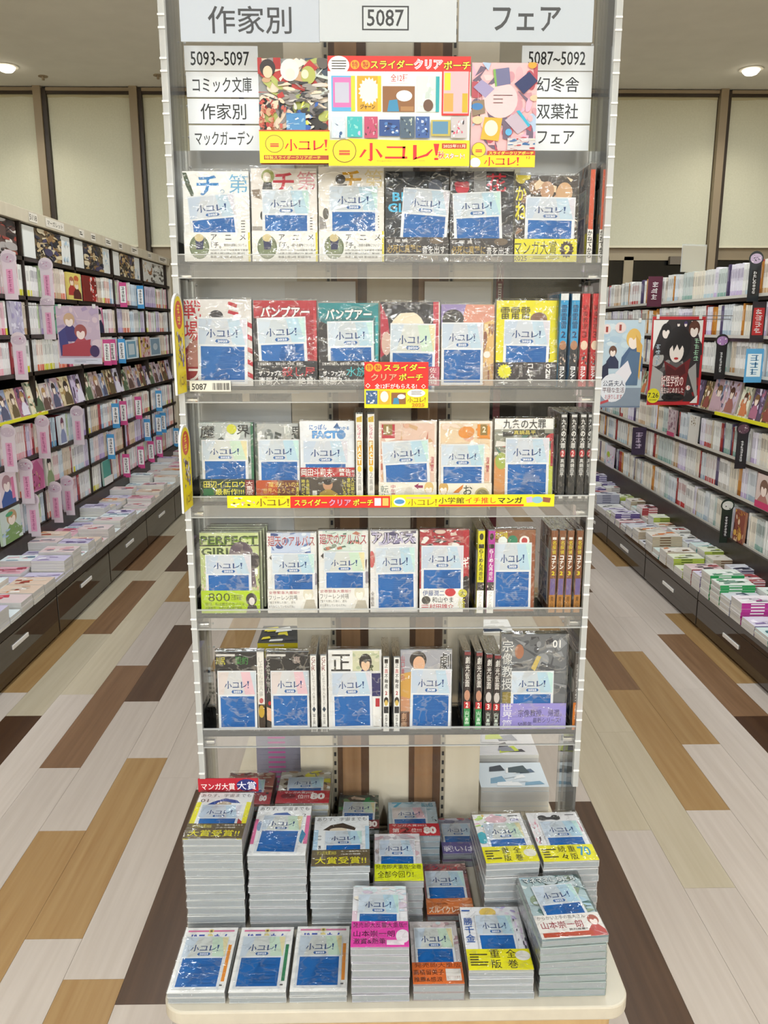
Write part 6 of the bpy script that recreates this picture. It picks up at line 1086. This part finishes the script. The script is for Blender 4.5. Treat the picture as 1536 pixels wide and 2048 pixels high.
# back row, under the rack
stack(-.354, .118, 1.705, .15, .47, 10, 'a8685a', [('r', 0, 0, 100, 140, 'b8705c'), ('a', 0, 0, 100, 80, ['c83a34', 'e0c8a8', '7a3a34', 'd8d0c4', 'c8a040'], 22, 4)], 'red and cream comic with a red number band', (10, 36, 84, 140, -2, 1), (92, 'a82430', [('r', 0, 92, 100, 140, 'ac2632'), ('t', '80', 76, 104, 92, 128, 'f0e8e4', .05), ('r', 88, 30, 94, 100, '3a2c2c')]))
stack(-.23, .13, 1.705, .15, .471, 10, 'c8c0a8', [('r', 0, 0, 100, 140, 'c0b8a4'), ('a', 0, 0, 100, 90, ['d8cc30', 'e8e4dc', '5a4a3c', 'a88868', '8a8a80'], 28, 5)], 'yellow and grey comic with a red number band', (18, 30, 88, 140, -1, 1),
      (90, 'a82030', [('r', 0, 90, 100, 140, 'ac2230'), ('t', 'マンガ大賞2025', 14, 93, 70, 102, 'e8d8d4', .02), ('t', '位!!!', 40, 106, 62, 122, 'f0e8e4', .03), ('t', '80', 64, 100, 92, 126, 'f0e8e4', .05), ('e', 22, 112, 14, 10, '7a1420')]))
stack(-.085, .104, 1.705, .15, .405, 6, '4a5a48', [('r', 0, 0, 100, 140, '3c463c'), ('a', 0, 0, 100, 80, ['2c8a48', '5a4a40', '302c2c', '6a8a60', 'c8b098'], 20, 6)], 'dark green comic with a crimson number band', (8, 34, 88, 140, 2, 3), (108, '6a1c24', [('r', 0, 108, 100, 140, '6e1e26'), ('t', '80', 70, 112, 96, 136, 'e8e0dc', .05)]))
stack(.036, .125, 1.705, .15, .384, 5, 'a8bcc8', [('r', 0, 0, 100, 140, 'b4c4cc'), ('a', 30, 0, 100, 40, ['c8d4da', '8aa8b4', 'dce4e8'], 10, 7), ('t', '7', 8, 3, 30, 24, '4a9ab8', .03), ('t', 'BLUES', 70, 6, 94, 22, '5a9ab0', .02), ('a', 88, 60, 100, 96, ['3a4448', 'd8d0c8', '6a7a80'], 6, 4)], 'pale blue comic with a large seven', (8, 26, 80, 138, -1, 2),
      (94, 'b42430', [('r', 0, 94, 100, 140, 'b82632'), ('t', 'マンガ大賞2025', 6, 97, 76, 105, 'f0e0dc', .02), ('t', '第', 6, 112, 20, 128, 'f0e8e4', .03), ('t', '2', 22, 108, 42, 130, '5a1018', .03), ('t', '位!!!', 44, 112, 64, 128, 'f0e8e4', .03), ('t', '80', 68, 106, 94, 134, 'f0e8e4', .06)]))
stack(.163, .1, 1.705, .15, .335, 2, '8a7a9a', [('r', 0, 0, 100, 140, '9a98a8'), ('a', 0, 0, 100, 60, ['b85a60', 'c8c4d0', '7a7890', 'a8a8b8'], 14, 8)], 'grey violet comic with a purple band', (6, 24, 90, 140, 0, 0), (98, '5a5090', [('r', 0, 98, 100, 140, '5c5294'), ('t', '戦いは', 4, 112, 80, 134, 'e8e4f0', .04)]))
# red award topper behind the left stack
sg = sign('award_topper', 397, 1557, 516, 1584, 1.686, [('r', 397, 1557, 516, 1584, 'b02030'), ('t', 'マンガ大賞', 403, 1566, 470, 1580, 'f4ecea', .03), ('e', 493, 1570, 20, 12, '2a3070'), ('t', '大賞', 474, 1563, 512, 1580, 'e8e4f0', .04)], 'red award topper card reading comic grand prize behind the leftmost tall stack', mat('topper_red', 'b02030', .35), 'sign')
ba = box('backing', (-.05, .003, -.22 + 0), (.05, .005, .0), mat('topper_card', 'c8c0b8', .5), sg)
bpy.data.scenes.remove(TS)
